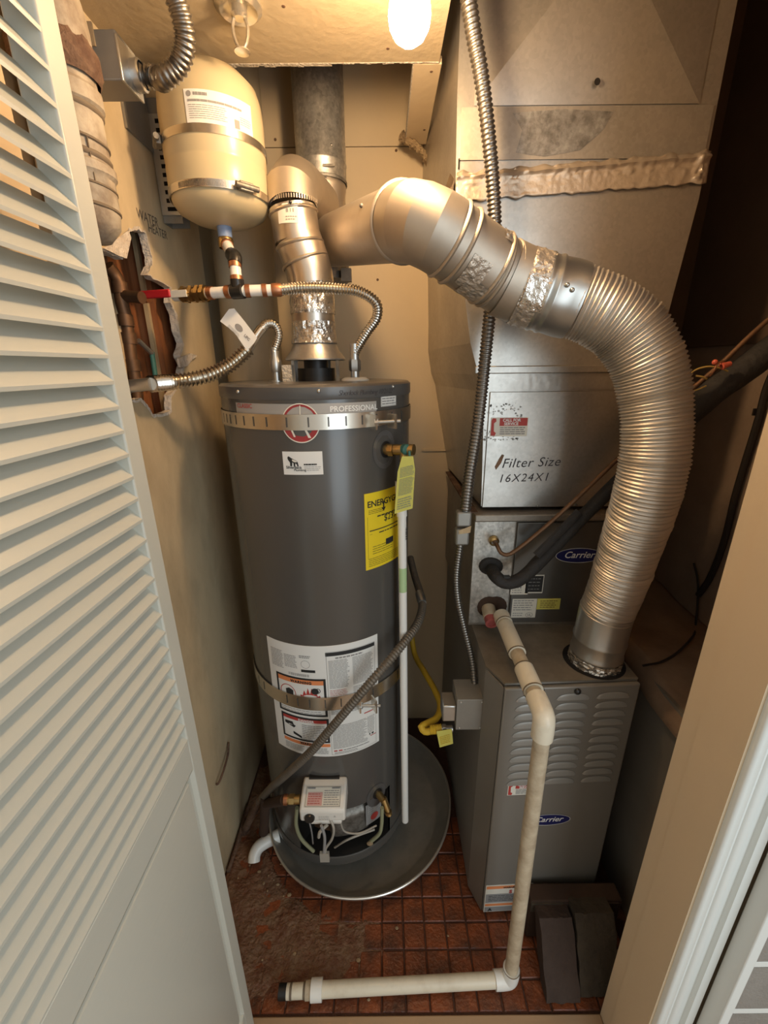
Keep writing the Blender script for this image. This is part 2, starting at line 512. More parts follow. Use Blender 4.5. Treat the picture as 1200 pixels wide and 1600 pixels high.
# crusts of dirt on the tiles left of the pan
def dirt_h(x, y):
    if (x + .095) ** 2 + (y - 1.118) ** 2 < .335 ** 2: return -.006
    e = min(1, max(0, (.03 - x) / .22)) * min(1, max(0, (y - .59) / .06)) * min(1, max(0, (1.35 - y) / .1))
    n = noise.fractal(V((x * 9, y * 9, 2.0)), 1.0, 2.0, 4)
    n2 = noise.fractal(V((x * 40, y * 40, 5.0)), 1.0, 2.0, 3)
    return -.006 + e * (.0075 + n * .008 + n2 * .003)
MB().grid(lambda a, b: V((-.508 + a * .53, .585 + b * .86, dirt_h(-.508 + a * .53, .585 + b * .86))), 90, 120).build(
    'floor_dirt', 'dirt', label='crust of brown dirt and old mortar on the tiles beside the pan', cat='dirt', kind='stuff')
mb = MB()
for (u, v) in ((372,1372),(378,1395),(390,1352),(405,1362),(420,1368),(428,1375),(412,1380),(440,1350),(443,1400),(460,1490),(410,1500),(380,1420),(418,1392),(452,1398),(576,1562),(700,1462),(560,1500),(620,1450),(395,1410),(434,1382)):
    p = PZ(u, v, .003); r = random.uniform(.0025, .006)
    mb.sphere(p, r, 6, 4, (random.uniform(.6, 1.4), random.uniform(.5, 1.2), .45))
mb.build('plaster_crumbs', 'crumb', label='pale plaster crumbs scattered over the floor beside the pan', cat='debris', kind='stuff')

# ---- left wall with the broken hole
hole_px = [(140,385),(156,390),(176,399),(192,406),(199,382),(202,361),(217,359),(227,366),(231,382),(236,397),(237,415),(230,429),(240,436),(266,450),(265,472),(274,492),(277,515),(285,537),(280,555),(286,570),(282,592),(266,618),(267,642),(247,648),(237,646),(230,632),(220,622),(205,627),(170,610),(150,500)]
hole = [(p.y, p.z) for p in (PX(u, v, WALL_X) for u, v in hole_px)]
def jag(poly, amp, n=4, seed=1.0):
    out = []
    for k in range(len(poly)):
        a, b = V(poly[k]), V(poly[(k + 1) % len(poly)])
        for i in range(n):
            p = a.lerp(b, i / n)
            q = V((p.x, p.y, seed)) * 90
            out.append((p.x + noise.noise(q) * amp, p.y + noise.noise(q + V((7, 3, 9))) * amp))
    return out
hole = jag(hole, .004)
outer = [(DOOR_IN, 0), (1.39, 0), (1.39, TOP_C), (DOOR_IN, TOP_C)]
pts = outer + hole
tris = tessellate_polygon([[V((p[0], p[1], 0)) for p in outer], [V((p[0], p[1], 0)) for p in hole]])
n = len(pts); TH = .014
mb = MB()
mb.add([(WALL_X, y, z) for y, z in pts] + [(WALL_X - TH, y, z) for y, z in pts],
       [tuple(t) for t in tris] + [tuple(i + n for i in reversed(t)) for t in tris] +
       [(i, (i + 1) % 4, n + (i + 1) % 4, n + i) for i in range(4)])
wl = mb.build('wall_left', 'plaster', label='stained cream plaster wall on the left with a broken hole', cat='wall', kind='structure')
h0 = len(hole)
mb = MB()
cy_ = sum(p[0] for p in hole) / h0; cz_ = sum(p[1] for p in hole) / h0
rim = [(y + (y - cy_) * (.05 + .07 * abs(noise.noise(V((y * 60, z * 60, 3))))), z + (z - cz_) * (.02 + .05 * abs(noise.noise(V((y * 60, z * 60, 8)))))) for y, z in hole]
vs = [(WALL_X + .0012, y, z) for y, z in rim] + [(WALL_X + .001, y, z) for y, z in hole] + [(WALL_X - TH - .001, y, z) for y, z in hole]
mb.add(vs, [(i, (i+1) % h0, h0 + (i+1) % h0, h0 + i) for i in range(h0)] + [(h0 + i, h0 + (i+1) % h0, 2*h0 + (i+1) % h0, 2*h0 + i) for i in range(h0)])
mb.build('torn_edge', 'plaster_break', wl, label='torn paper and crumbled plaster around the hole')
mb = MB()
fp = [PX(u, v, WALL_X + .003) for u, v in ((160,388),(188,368),(199,360),(203,372),(196,404),(184,400))]
mb.prism(fp, (.003, 0, 0)).build('plaster_flap', 'plaster_break', wl)
fp = [PX(u, v, WALL_X + .004) for u, v in ((276,560),(296,552),(306,556),(298,562),(290,572),(279,574))]
mb = MB().prism(fp, (.004, .002, 0)); mb.build('plaster_flap', 'plaster_break', wl)
# nook wall between the wall panel and the corner vent, shade put in as near-black
MB().box((-.60, 1.40, 0), (-.575, BACK_Y + .02, TOP_C)).build('wall_nook', 'gap_shade', label='narrow recess wall coloured near-black as shade behind the corner vent pipe', cat='wall', kind='structure')
# handwriting on the plaster
a_ = PX(213, 336, WALL_X); b_ = PX(247, 358, WALL_X)
mp = flatmap(PX(214, 340, WALL_X), V((0, 1, .07)), V((0, 0.0, 1)), .0010)
m2 = PX(232, 364, WALL_X) - PX(214, 340, WALL_X)
Print(mp).text('WATER', 0, 0, .027, shear=.1, off=-.0001, space=1.0).text('HEATER', m2.y, m2.z, .025, shear=.1, off=-.0001).build('handwriting', 'pencil', wl, label='pencilled words WATER HEATER')
# wall cavity behind the hole
cav = thing('wall_cavity', 'dark timber cavity behind the broken hole in the plaster', 'wall cavity', (-.57, .95, H - .15), kind='structure')
CB = -.625
MB().box((CB - .015, .66, H - .36), (CB, 1.30, H + .47)).build('back_board', 'cavity_dark', cav)
s1 = PX(252, 540, -.56)
MB().box((CB, s1.y, H - .35), (-.56, s1.y + .09, H + .46)).build('stud', 'wood_red', cav, label='reddish wooden stud')
s2 = PX(238, 540, -.572)
MB().box((-.576, s2.y - .002, H - .35), (-.566, s2.y + .009, H + .46)).build('batten', 'wood_pale', cav, label='pale thin wooden batten')
s3 = PX(214, 540, -.60)
MB().box((CB, s3.y - .012, H - .35), (-.605, s1.y - .001, H + .46)).build('stud', 'wood_red', cav)
MB().box((CB, .70, H - .35), (-.56, .74, H + .46)).build('stud', 'wood_red', cav)
MB().box((CB, .66, H - .36), (-.531, 1.30, H - .34)).build('block', 'cavity_dark', cav)
MB().box((CB, .66, H + .45), (-.531, 1.30, H + .47)).build('block', 'cavity_dark', cav)
MB().box((CB, 1.285, H - .34), (-.531, 1.30, H + .45)).build('block', 'cavity_dark', cav)

# nail hook low on the left wall
p0 = PX(336, 1224, WALL_X); p1 = PX(350, 1180, WALL_X); p2 = PX(355, 1160, WALL_X)
MB().sweep([p0 + V((.004,0,-.004)), p0 + V((.010,0,0)), p1 + V((.012,0,0)), p2 + V((.004,0,0))], .0035, 8, 20).build('wall_hook', 'rust_brown', label='small rusty bent hook low on the left plaster wall', cat='hook')

ra = [PX(388, 1262, WALL_X + .012), PX(376, 1300, WALL_X + .013), PX(368, 1345, WALL_X + .014), PX(362, 1390, WALL_X + .012)]
MB().sweep([V((p.x, p.y, max(p.z, .012))) for p in ra], .006, 8, 30).build('rusty_rod', 'rust_brown', label='thin rusty rod lying along the foot of the left wall', cat='rod')

# ---- back wall: two drywall boards
wb = MB().box((-.62, BACK_Y + .013, 0), (1.03, BACK_Y + .04, TOP_C)).build('wall_back', 'gap_shade', label='cream drywall at the back of the closet', cat='wall', kind='structure')
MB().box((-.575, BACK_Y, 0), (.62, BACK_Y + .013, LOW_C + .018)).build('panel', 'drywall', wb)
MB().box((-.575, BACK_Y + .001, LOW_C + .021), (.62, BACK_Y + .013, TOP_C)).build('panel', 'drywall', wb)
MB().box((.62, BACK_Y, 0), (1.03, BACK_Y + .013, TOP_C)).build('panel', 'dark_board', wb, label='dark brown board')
for u, v in ((430,218),(433,262),(619,235),(590,437),(660,233)):
    p = PY(u, v, BACK_Y); MB().lathe([(.0001,.0008),(.0035,.0008),(.004,0)], p, (0,-1,0), 10).build('screw', 'rust_brown', wb)
p = PY(672, 702, BACK_Y)
MB().box((p.x - .03, BACK_Y - .006, p.z - .006), (p.x + .055, BACK_Y, p.z + .002)).build('ledge_strip', 'drywall', wb)

# ---- right side: dark boards, low partition beside the furnace
wr = MB().box((1.0, DOOR_IN, 0), (1.03, BACK_Y + .04, TOP_C)).build('wall_right', 'side_board', label='dim brown board wall on the right behind the duct', cat='wall', kind='structure')
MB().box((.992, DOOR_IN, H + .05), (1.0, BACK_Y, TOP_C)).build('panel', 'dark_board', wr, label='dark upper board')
MB().box((.69, DOOR_IN, 0), (.72, BACK_Y, H - .77)).build('wall_partition', 'panel_grey', label='low grey partition panel standing right of the furnace', cat='partition', kind='structure')
def sheet(a, b):
    x = .672 + a * .325; y = .60 + b * .90
    z = H - .755 + .022 * noise.noise(V((x * 8, y * 6, 1))) + .03 * noise.noise(V((x * 3, y * 3, 4))) + .05 * max(0, .9 - y)
    if a < .08: z -= .05 * (1 - a / .08)
    return V((x, y, z))
mb = MB().grid(sheet, 30, 50)
o = mb.build('paper_sheet', 'kraft', label='crumpled brown paper sheet over the ledge right of the furnace', cat='paper')
sd = o.modifiers.new('solid', 'SOLIDIFY'); sd.thickness = .003

# ---- front wall around the opening
wf = MB()
wf.box((JAMB_X, DOOR_OUT, 0), (2.2, DOOR_IN, 2.75)).box((-2.2, DOOR_OUT, 0), (-.405, DOOR_IN, 2.75)).box((-.405, DOOR_OUT, 2.09), (JAMB_X, DOOR_IN, 2.75))
wf = wf.build('wall_front', 'jamb_paint', label='tan painted wall around the closet opening', cat='wall', kind='structure')
MB().box((JAMB_X - .002, DOOR_OUT, 0), (JAMB_X, DOOR_OUT + .082, 2.09)).build('jamb_face', 'jamb_paint', wf)
# casing on the right
prof = [(.537,.452),(.537,.444),(.5395,.441),(.543,.4405),(.544,.443),(.549,.4435),(.5535,.441),(.5555,.4425),(.559,.4425),(.5605,.440),(.566,.4385),(.574,.440),(.582,.4435),(.588,.444),(.5895,.4355),(.605,.4345),(.606,.452)]
prof = [(.524 + (x - .537) * .88, DOOR_OUT - .452 + y) for x, y in prof]
MB().prism([(x, y, 0) for x, y in prof], (0, 0, 2.15)).build('trim_2', 'trim_paint', label='white moulded door casing on the right', cat='casing', kind='structure', sharp=50)
# glazed leaf folded back on the right
d2 = thing('door_2', 'white framed door leaf with taupe panes at the lower right', 'door', (.9, .44, .02), kind='structure')
dx0, dx1, dz0, dz1, dy0, dy1 = .590, 1.20, .02, 2.06, .418, .450
MB().box((dx0, dy0, dz0), (dx0 + .018, dy1, dz1)).build('stile', 'trim_paint', d2, bevel=.002)
MB().box((dx1 - .03, dy0, dz0), (dx1, dy1, dz1)).build('stile', 'trim_paint', d2, bevel=.002)
pz = .565 - 4 * .1385
zz = [pz + .1385 * k for k in range(0, 15)]
MB().box((dx0 + .018, dy0, dz0 - .012), (dx1 - .03, dy1, zz[0] + .0085)).build('rail', 'trim_paint', d2, bevel=.002)
MB().box((dx0 + .018, dy0, zz[-1] - .0085), (dx1 - .03, dy1, dz1)).build('rail', 'trim_paint', d2, bevel=.002)
for k, z in enumerate(zz):
    if 0 < k < len(zz) - 1:
        MB().box((dx0 + .018, dy0 + .004, z - .008), (dx1 - .03, dy1 - .004, z + .008)).build('glazing_bar', 'trim_paint', d2, bevel=.0015)
    if k < len(zz) - 1:
        MB().box((dx0 + .018, dy0 + .004, z + .008), (dx1 - .03, dy0 + .010, zz[k + 1] - .008)).build('pane', 'pane_taupe', d2)

# ---- ceilings
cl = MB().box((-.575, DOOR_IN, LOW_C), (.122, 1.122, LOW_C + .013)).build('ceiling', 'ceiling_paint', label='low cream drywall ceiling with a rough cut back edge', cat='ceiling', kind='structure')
mb = MB()
for i in range(60):
    x0 = -.575 + i * (.697 / 60); x1 = x0 + .697 / 60
    yy = 1.123 + .004 * noise.noise(V((x0 * 50, 0, 0))) + (.006 if x0 < -.10 else 0)
    mb.box((x0, 1.120, LOW_C - .0008), (x1, yy, LOW_C + .0145 + .002 * noise.noise(V((x0 * 70, 3, 0)))))
mb.build('cut_edge', 'drywall_edge', cl, label='crumbly grey drywall edge')
for u, v in ((606,76),(443,10)):
    p = PZ(u, v, LOW_C); MB().lathe([(.0001,.0006),(.003,.0006),(.0035,0)], p, (0,0,-1), 10).build('screw', 'rust_brown', cl)
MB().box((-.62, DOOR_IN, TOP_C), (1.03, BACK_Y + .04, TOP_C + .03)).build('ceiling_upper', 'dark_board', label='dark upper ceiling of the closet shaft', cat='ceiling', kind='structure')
tr = thing('trim_3', 'drywall strip running back under the ceiling beside the metal plenum', 'trim', (.09, 1.28, LOW_C), kind='structure')
MB().box((.070, 1.128, LOW_C), (.128, 1.46, LOW_C + .014)).build('strip', 'drywall', tr)
MB().box((.0685, 1.128, LOW_C - .0005), (.0705, 1.46, LOW_C + .0145)).build('raw_edge', 'drywall_edge', tr)
for u, v in ((674,112),(663,203)):
    p = PZ(u, v, LOW_C); MB().lathe([(.0001,.0006),(.003,.0006),(.0035,0)], p, (0,0,-1), 10).build('screw', 'rust_brown', tr)
q = [PY(628, 212, 1.44), PY(640, 222, 1.43), PY(655, 232, 1.43), PY(664, 245, 1.44), PY(669, 258, 1.45)]
MB().sweep(q, lambda t, s_: .012 * (1 - .45 * t) * (1 + .3 * noise.noise(V((t * 9, 0, 0)))), 10, 30, fn=lambda t, a: .006 * noise.noise(V((t * 14, cos(a) * 2, sin(a) * 2)))).build('insulation_scrap', 'wool', label='twisted scrap of brown insulation hanging below the ceiling strip', cat='insulation')

# ---- louvred door folded open on the left
DX = -.321
d1 = thing('door_1', 'pale grey louvred door leaf standing open on the left', 'door', (DX - .017, .35, .012), kind='structure')
DY0, DY1, DT = .135, .562, .034
def dbox(y0, y1, z0, z1, x0=DX - DT, x1=DX): return MB().box((x0, y0, z0), (x1, y1, z1))
dbox(DY1 - .033, DY1, .012, 2.04).build('stile', 'door_paint', d1, bevel=.0025)
dbox(DY0, DY0 + .033, .012, 2.04).build('stile', 'door_paint', d1, bevel=.0025)
yb0, yb1 = DY0 + .033, DY1 - .033
rail_top = H - .571
dbox(yb0, yb1, rail_top - .058, rail_top).build('rail', 'door_paint', d1, bevel=.0015)
dbox(yb0, yb1, 1.985, 2.04).build('rail', 'door_paint', d1, bevel=.0015)
dbox(yb0, yb1, .012, .16).build('rail', 'door_paint', d1, bevel=.0015)
# raised panel
pz0, pz1 = .16, rail_top - .058
rects = [(0, 0), (.003, -.007), (.012, -.009), (.016, -.003), (.020, -.002)]
vs = []; fs = []
for k, (ins, dx) in enumerate(rects):
    vs += [(DX + dx, yb0 + ins, pz0 + ins), (DX + dx, yb1 - ins, pz0 + ins), (DX + dx, yb1 - ins, pz1 - ins), (DX + dx, yb0 + ins, pz1 - ins)]
for k in range(len(rects) - 1):
    for i in range(4): fs.append((4*k+i, 4*k+(i+1) % 4, 4*k+4+(i+1) % 4, 4*k+4+i))
fs.append(tuple(4*(len(rects)-1) + i for i in range(4)))
MB().add(vs, fs).box((DX - .026, yb0, pz0), (DX - .018, yb1, pz1)).build('panel', 'door_paint', d1, sharp=20)
# slats
xf, xb = DX - .0005, DX - .031
sl = [(xf, 0), (xf + .0003, .004), (xf - .0025, .0075), (xb, .0375), (xb - .001, .034), (xb, .030)]
src = None
z = rail_top - .001
while z < 1.955:
    if src is None:
        mb = MB().prism([(x, yb0 - .002, zz_) for x, zz_ in sl], (0, yb1 - yb0 + .004, 0))
        mb.v = [p - V((DX - .015, .35, 0)) for p in mb.v]
        me = mb.mesh('slat', V((0, 0, 0)), 30); me.materials.append(M['door_paint'])
        src = bpy.data.objects.new('slat', me); COL.objects.link(src); src.parent = d1; so = src
    else: so = place(src, d1, (0, 0, 0))
    so.location = V((DX - .015, .35, z)) - BASE[d1.name]
    z += .0292

# ================================================================== BIG EQUIPMENT
# ---- plenum (sheet metal duct above the coil)
PLY = 1.06
pl = thing('plenum', 'tall galvanized sheet metal plenum with taped seam and handwritten filter size', 'plenum', (.42, 1.25, H - .35))
secs = [(1.22, .152, .125, .670), (.50, .153, .125, .672), (.33, .157, .145, .672), (.13, .190, .152, .655), (.05, .205, .153, .650), (-.02, .228, .165, .645), (-.06, .245, .18, .64), (-.35, .256, .235, .63)]
mb = MB(); vs = []; fs = []
for (z, a, b, r) in secs:
    vs += [(a, PLY, H + z), (r, PLY, H + z), (r, BACK_Y - .002, H + z), (b, BACK_Y - .002, H + z)]
for k in range(len(secs) - 1):
    for i in range(4): fs.append((4*k+i, 4*k+(i+1) % 4, 4*k+4+(i+1) % 4, 4*k+4+i))
fs += [(0, 1, 2, 3), tuple(4*(len(secs)-1) + i for i in range(4))]
mb.add(vs, fs).build('body', 'galv', pl, sharp=6)
# cross-broken upper panel
ap_ = PY(949, -100, PLY); z0, x0, x1 = PY(740, 166, PLY).z, PY(740, 166, PLY).x, PY(1092, 162, PLY).x; z1 = min(2 * ap_.z - z0, H + 1.19)
mb = MB(); y = PLY - .002
cx_ = ap_.x; cz_ = ap_.z
mb.add([(x0, y, z0), (x1, y, z0), (x1, y, z1), (x0, y, z1), (cx_, y - .024, cz_)], [(0,1,4),(1,2,4),(2,3,4),(3,0,4)])
mb.build('creased_panel', 'galv', pl, sharp=1)
st_ = [PY(u, v, PLY) for u, v in ((800,178),(880,172),(958,176),(940,205),(905,236),(850,246),(805,240),(815,205))]
Print(flatmap((0, PLY - .003, 0), (1,0,0), (0,0,1), .0006)).poly([(p.x, p.z) for p in st_]).build('stain', 'galv_rust', pl)
MB().box((.162, PLY - .003, H + .40), (.664, PLY - .0005, z0 - .003)).build('cover_strip', 'galv_dull', pl, label='dull grey metal strip below the creased panel')
p = PY(933, 128, PLY - .012); MB().lathe([(.0001, .001), (.006, .001)], p, (0, -1, 0), 14).build('drill_hole', 'gap_shade', pl)
p = PY(716, 256, PLY - .002); MB().box((p.x, p.y - .001, p.z - .009), (p.x + .003, p.y, p.z + .009)).build('slot', 'gap_shade', pl)
# wrinkled foil tape on the slanted seam
tl_, tr_ = PY(713, 272, PLY), PY(1108, 238, PLY); bl_, br_ = PY(710, 317, PLY), PY(1100, 288, PLY)
def tapef(a, b):
    p = bl_.lerp(br_, a).lerp(tl_.lerp(tr_, a), b)
    w = (.0016 + .003 * (b > .5)) * noise.noise(V((a * 24, b * 4, 1))) + .0012 * noise.noise(V((a * 70, b * 10, 7)))
    e = .006 * noise.noise(V((a * 22, b * 3, 5))) * (1 if b in (0, 1) else .3)
    lump = .010 * max(0, 1 - abs(a - .965) / .03) * (.5 + noise.noise(V((a * 60, b * 8, 2))))
    ridge = .006 * max(0, 1 - abs(b - .82) / .12)
    return V((p.x, PLY - .006 - abs(w) - ridge - lump, p.z + e))
o = MB().grid(tapef, 160, 16).build('foil_tape', 'foil_tape', pl, label='wrinkled foil tape along the slanted seam', sharp=60)
o.modifiers.new('solid', 'SOLIDIFY').thickness = .001
tz0, tz1 = bl_.z, tl_.z
MB().grid(lambda a, b: V((.157 + .001 * noise.noise(V((a * 20, b * 9, 0))) - .005 - (.0085 if b > .999 else 0), PLY - .004 + a * .46, tz0 + (tz1 - tz0) * b + .004 * noise.noise(V((a * 18, 0, b))))), 40, 6).build('foil_tape', 'foil_tape', pl)
# lower cleat, taped joint and the filter panel
MB().box((.218, PLY - .007, H - .018), (.648, PLY, H - .001)).build('cleat', 'galv', pl, bevel=.002)
MB().grid(lambda a, b: V((.236 + a * .41, PLY - .002 - .0012 * abs(noise.noise(V((a * 40, b * 4, 0)))), H - .055 + .036 * b + .0025 * noise.noise(V((a * 30, b * 3, 3))))), 90, 5).build('joint_tape', 'galv', pl)
fpan = MB().box((.258, PLY - .0045, H - .352), (.632, PLY - .0005, H - .06)).build('filter_panel', 'galv', pl, bevel=.001)
fy = PLY - .0045
def fm(u, v, e=.0008):
    return flatmap(PY(u, v, fy), (1, 0, 0), (0, 0, 1), e)
mp = flatmap(PY(783, 731, fy), (1, 0, .03), (0, 0, 1), .0008)
Print(mp).text('Filter Size', 0, 0, .034, shear=.25, off=-.0001, space=1.08).text('16X24X1', -.006, -.038, .030, shear=.2, off=-.0001, space=1.15).build('handwriting', 'marker', fpan, label='words Filter Size and 16X24X1 in black marker')
mp = flatmap(PY(762, 641, fy), (1, 0, 0), (0, 0, 1), .0005)
# glue residue left by an older sticker
mb = Print(mp, .6)
for i in range(150):
    x, yv = random.uniform(-.002, .088), random.uniform(-.075, .018)
    if x < .065 and -.045 < yv < -.012: continue
    r = random.uniform(.001, .0035)
    mb.poly([(x + r * random.uniform(.6, 1.4) * cos(k * pi / 3), yv + r * random.uniform(.5, 1.2) * sin(k * pi / 3)) for k in range(6)])
mb.build('glue_residue', 'galv_rust', fpan, label='speckled grey glue residue')
mp = flatmap(PY(765, 682, fy), (1, 0, 0), (0, 0, 1), .0008)
def service_sticker(mp, par, w=.092, h=.046):
    st = Print(mp, 1).plate(0, 0, w, h).build('service_sticker', 'cream_print', par, label='red and white sticker reading CALL FOR SERVICE')
    Print(mp, 1.6).rect(w * .24, h * .56, w * .98, h * .97).poly([(w*.02,h*.05),(w*.13,h*.03),(w*.16,h*.18),(w*.10,h*.28),(w*.09,h*.70),(w*.15,h*.80),(w*.14,h*.95),(w*.05,h*.97),(w*.02,h*.85)]).build('red_print', 'ink_red', st)
    Print(mp, 2.2).text('CALL FOR', w*.32, h*.79, h*.21, off=.0003).text('SERVICE', w*.36, h*.60, h*.21, off=.0003).build('white_lettering', 'white_print', st)
    Print(mp, 1.6).lines(w*.26, h*.08, w*.95, h*.52, 4, .5).build('fine_print', 'ink_grey', st)
    return st
service_sticker(mp, fpan)
p = PY(780, 716, fy)
Print(flatmap(p, (1,0,0), (0,0,1), .0004)).poly([(-.006,-.03),(.006,-.012),(.012,.008),(.006,.010),(0,.0),(-.010,-.022)]).build('stain', 'copper_old', fpan)
for u, v in ((840, 790), (900, 789)):
    MB().lathe([(.0001,.003),(.0035,.0025),(.004,0)], PY(u, v, fy), (0,-1,0), 10).build('screw', 'galv_rust', fpan)

# ---- evaporator coil cabinet
CY, CZ0, CZ1 = 1.035, H - .70, H - .365
co = thing('coil_cabinet', 'galvanized coil cabinet with blue oval badge sitting on the furnace', 'coil cabinet', (.42, 1.25, CZ0))
MB().box((.236, CY + .004, CZ0), (.60, 1.50, CZ1)).build('body', 'galv_dull', co, bevel=.002)
MB().box((.225, CY + .01, CZ1), (.245, 1.50, CZ1 + .004)).build('dusty_ledge', 'rust_brown', co)
mb = MB().box((.234, CY - .012, CZ1 - .016), (.616, CY + .03, CZ1 + .003)); mb.build('top_lip', 'galv_dull', co, bevel=.003)
pA, pB = PY(739, 972, CY), PY(803, 806, CY)
plate = MB().box((.236, CY - .004, pA.z), (.343, CY + .004, CZ1 - .018)).build('pipe_plate', 'galv_spangle', co, label='spangled galvanized pipe plate', bevel=.001)
door = MB().box((.348, CY - .004, pA.z), (.610, CY + .004, CZ1 - .022)).build('front_door', 'coil_door', co, bevel=.002)
cyf = CY - .004
# oval badge
def oval_badge(mp, par, w=.115, h=.036):
    bd = Print(mp, 1.2).ellipse(0, 0, w/2, h/2, 40).build('oval_badge', 'oval_blue', par, label='dark blue oval badge with white lettering')
    Print(mp, 1.8).ellipse(0, 0, w/2, h/2, 40, .0012).text('Carrier', 0, -h*.16, h*.62, shear=.3, off=.0003, align='CENTER').build('lettering', 'white_print', bd)
    return bd
c_ = PY(868, 868, cyf)
oval_badge(flatmap(c_ + V((.062, 0, 0)), (1,0,0), (0,0,1)), door, .124, .043)
mp = flatmap(PY(798, 965, cyf), (1,0,0), (0,0,1))
st = Print(mp, 1).plate(0, 0, .068, .060).build('sticker', 'cream_print', door)
Print(mp, 1.5).lines(.004, .022, .060, .058, 5, .35).text('UL', .045, .006, .009, off=.0003).ellipse(.050, .009, .010, .008, 20, .0012).lines(.004, .004, .034, .018, 2, .3).build('fine_print', 'ink_grey', st)
mp = flatmap(PY(797, 929, cyf), (1,0,0), (0,0,1))
st = Print(mp, 1).plate(0, 0, .048, .055).plate(.040, .004, .088, .060).build('sticker', 'cream_print', door)
Print(mp, 1.6).rect(.043, .008, .086, .057).build('black_print', 'ink', st)
Print(mp, 1.6).text('N', .018, .02, .014, off=.0008).lines(.004, .003, .034, .018, 2, .3).build('fine_print', 'ink_grey', st)
Print(mp, 2.2).lines(.047, .012, .083, .054, 4, .18).build('fine_print', 'ink_grey', st)
mp = flatmap(PY(838, 952, cyf), (1,0,0), (0,0,1))
st = Print(mp, 1).plate(0, 0, .064, .034).build('sticker', 'tag_yellow', door, label='small aged yellow sticker')
Print(mp, 1.5).lines(.008, .004, .056, .030, 4, .3).build('fine_print', 'copper_old', st)
# grommet, drain stubs
pg = PY(767, 885, cyf)
MB().lathe([(.0001,.008),(.016,.010),(.027,.006),(.030,0)], pg, (0,-1,0), 20, fn=lambda r,h,t: r*(1+.12*cos(2*t+.5))).build('rubber_grommet', 'foam_black', plate)
pd = PY(763, 950, cyf)
MB().lathe([(.0001,.0012),(.03,.001),(.031,0)], pd + V((.010,0,.004)), (0,-1,0), 20, fn=lambda r,h,t: r*(1+.35*abs(cos(t)))).build('drain_opening', 'cavity_dark', plate)
MB().cyl(pd, pd + V((-.002,-.035,-.010)), .019, .019, 18).build('drain_stub', 'pvc_dirty', plate)
mb = MB().cyl(pd + V((-.002,-.030,-.009)), pd + V((-.003,-.052,-.014)), .0165, .0165, 18)
mb.lathe([(.0165,0),(.0165,.003),(.010,.0035),(.0095,-.004),(.0001,-.004)], pd + V((-.003,-.052,-.014)), V((-.001,-.022,-.005)), 18).build('red_plug', 'rust_red', plate, label='faded red plastic plug')

# ---- furnace
FX0, FX1 = .274, .595; FZ = H - .70
FA, FB = V((FX0, .788, 0)), V((FX1, .801, 0))
fu = thing('furnace', 'grey upright furnace with louvred front door and oval badge', 'furnace', (.43, 1.12, 0))
plan = [FA + V((.004,.014,0)), FB + V((0,.014,0)), V((FX1,1.5,0)), V((.247,1.5,0)), V((.247,.862,0))]
MB().prism([p + V((0,0,.004)) for p in plan], (0,0,FZ - .006)).build('body', 'furnace_paint', fu, bevel=.002)
MB().prism([p + V((0,0,FZ - .002)) for p in plan], (0,0,.003)).build('top_plate', 'furnace_top', fu)
fd = FB - FA; fu_u = fd.normalized(); fu_n = V((fu_u.y, -fu_u.x, 0))
mb = MB().prism([FA + V((0,0,.012)), FB + V((0,0,.012)), FB - fu_n*.012 + V((0,0,.012)), FA - fu_n*.012 + V((0,0,.012))], (0,0,FZ - .016))
door = mb.build('front_door', 'furnace_paint', fu, bevel=.004)
MB().prism([FA + V((-.002,.002,.012)), FA + V((-.002,.013,.012)), V((.2475,.860,.012)), V((.245,.855,.012))], (0,0,FZ - .016)).build('corner_panel', 'furnace_paint', fu)
def FM(x, z, e=.0008): return flatmap(FA + fu_u * x + V((0,0,z)), fu_u, (0,0,1), e)
# louvres
lw, lh, ld = .080, .0165, .0030
def lou(a, b):
    x = -1 + 2 * a
    top = lh * sqrt(max(0, 1 - abs(x) ** 2.4))
    return V((x * lw / 2, -ld * (1 - b) ** .6 * (1 - abs(x) ** 6) - .0004, top * b))
lsrc = None
for col in range(3):
    for r in range(11):
        if lsrc is None:
            mb = MB().grid(lou, 14, 5)
            mb.add([V((-lw/2*.96, -.001, .0005)), V((lw/2*.96, -.001, .0005)), V((lw/2*.9, -.0028, -.0008)), V((-lw/2*.9, -.0028, -.0008))], [(0,1,2,3)])
            me = mb.mesh('louver', V((0,0,0)), 60); me.materials.append(M['louver_paint'])
            lsrc = bpy.data.objects.new('louver', me); COL.objects.link(lsrc); lsrc.parent = door; lo_ = lsrc
        else: lo_ = place(lsrc, door, (0,0,0))
        lo_.location = FA + fu_u * (.068 + .0955 * col) - fu_n * (-.0006) + V((0, 0, H - .7395 - .0264 * r)) - BASE[door.name]
        lo_.rotation_euler = (0, 0, atan2(fu_u.y, fu_u.x))
MB().sphere(FA + fu_u * .171 + V((0,-.003,FZ - .016)), .008, 12, 8, (1,.7,1)).build('knob', 'black_plastic', door)
# stickers
pk = PY(793, 1245, .785)
service_sticker(FM(pk.x - FA.x, pk.z), door, .080, .040)
pk = PY(858, 1284, .788)
oval_badge(FM(pk.x - FA.x, pk.z), door, .118, .040)
pk = PY(758, 1430, .785)
mp = FM(.004, .012)
st = Print(mp, 1).plate(0, 0, .135, .115).build('data_sticker', 'cream_print', door, label='red black and white warning sticker at the furnace foot')
Print(mp, 1.5).rect(.002, .100, .133, .112).rect(.002, .026, .133, .036).build('red_bar', 'ink_orange', st)
Print(mp, 1.5).rect(.002, .040, .133, .078).rect(.002, .002, .133, .022).build('black_bar', 'ink_grey', st)
Print(mp, 2.0).lines(.01, .046, .128, .074, 4, .3).text('A', .012, .005, .016, off=.001).text('WARNING', .05, .1015, .009, off=.0004).build('fine_print', 'ink', st)
Print(mp, 2.0).text('S', .068, .080, .018, off=.001).build('symbol', 'ink_red', st)
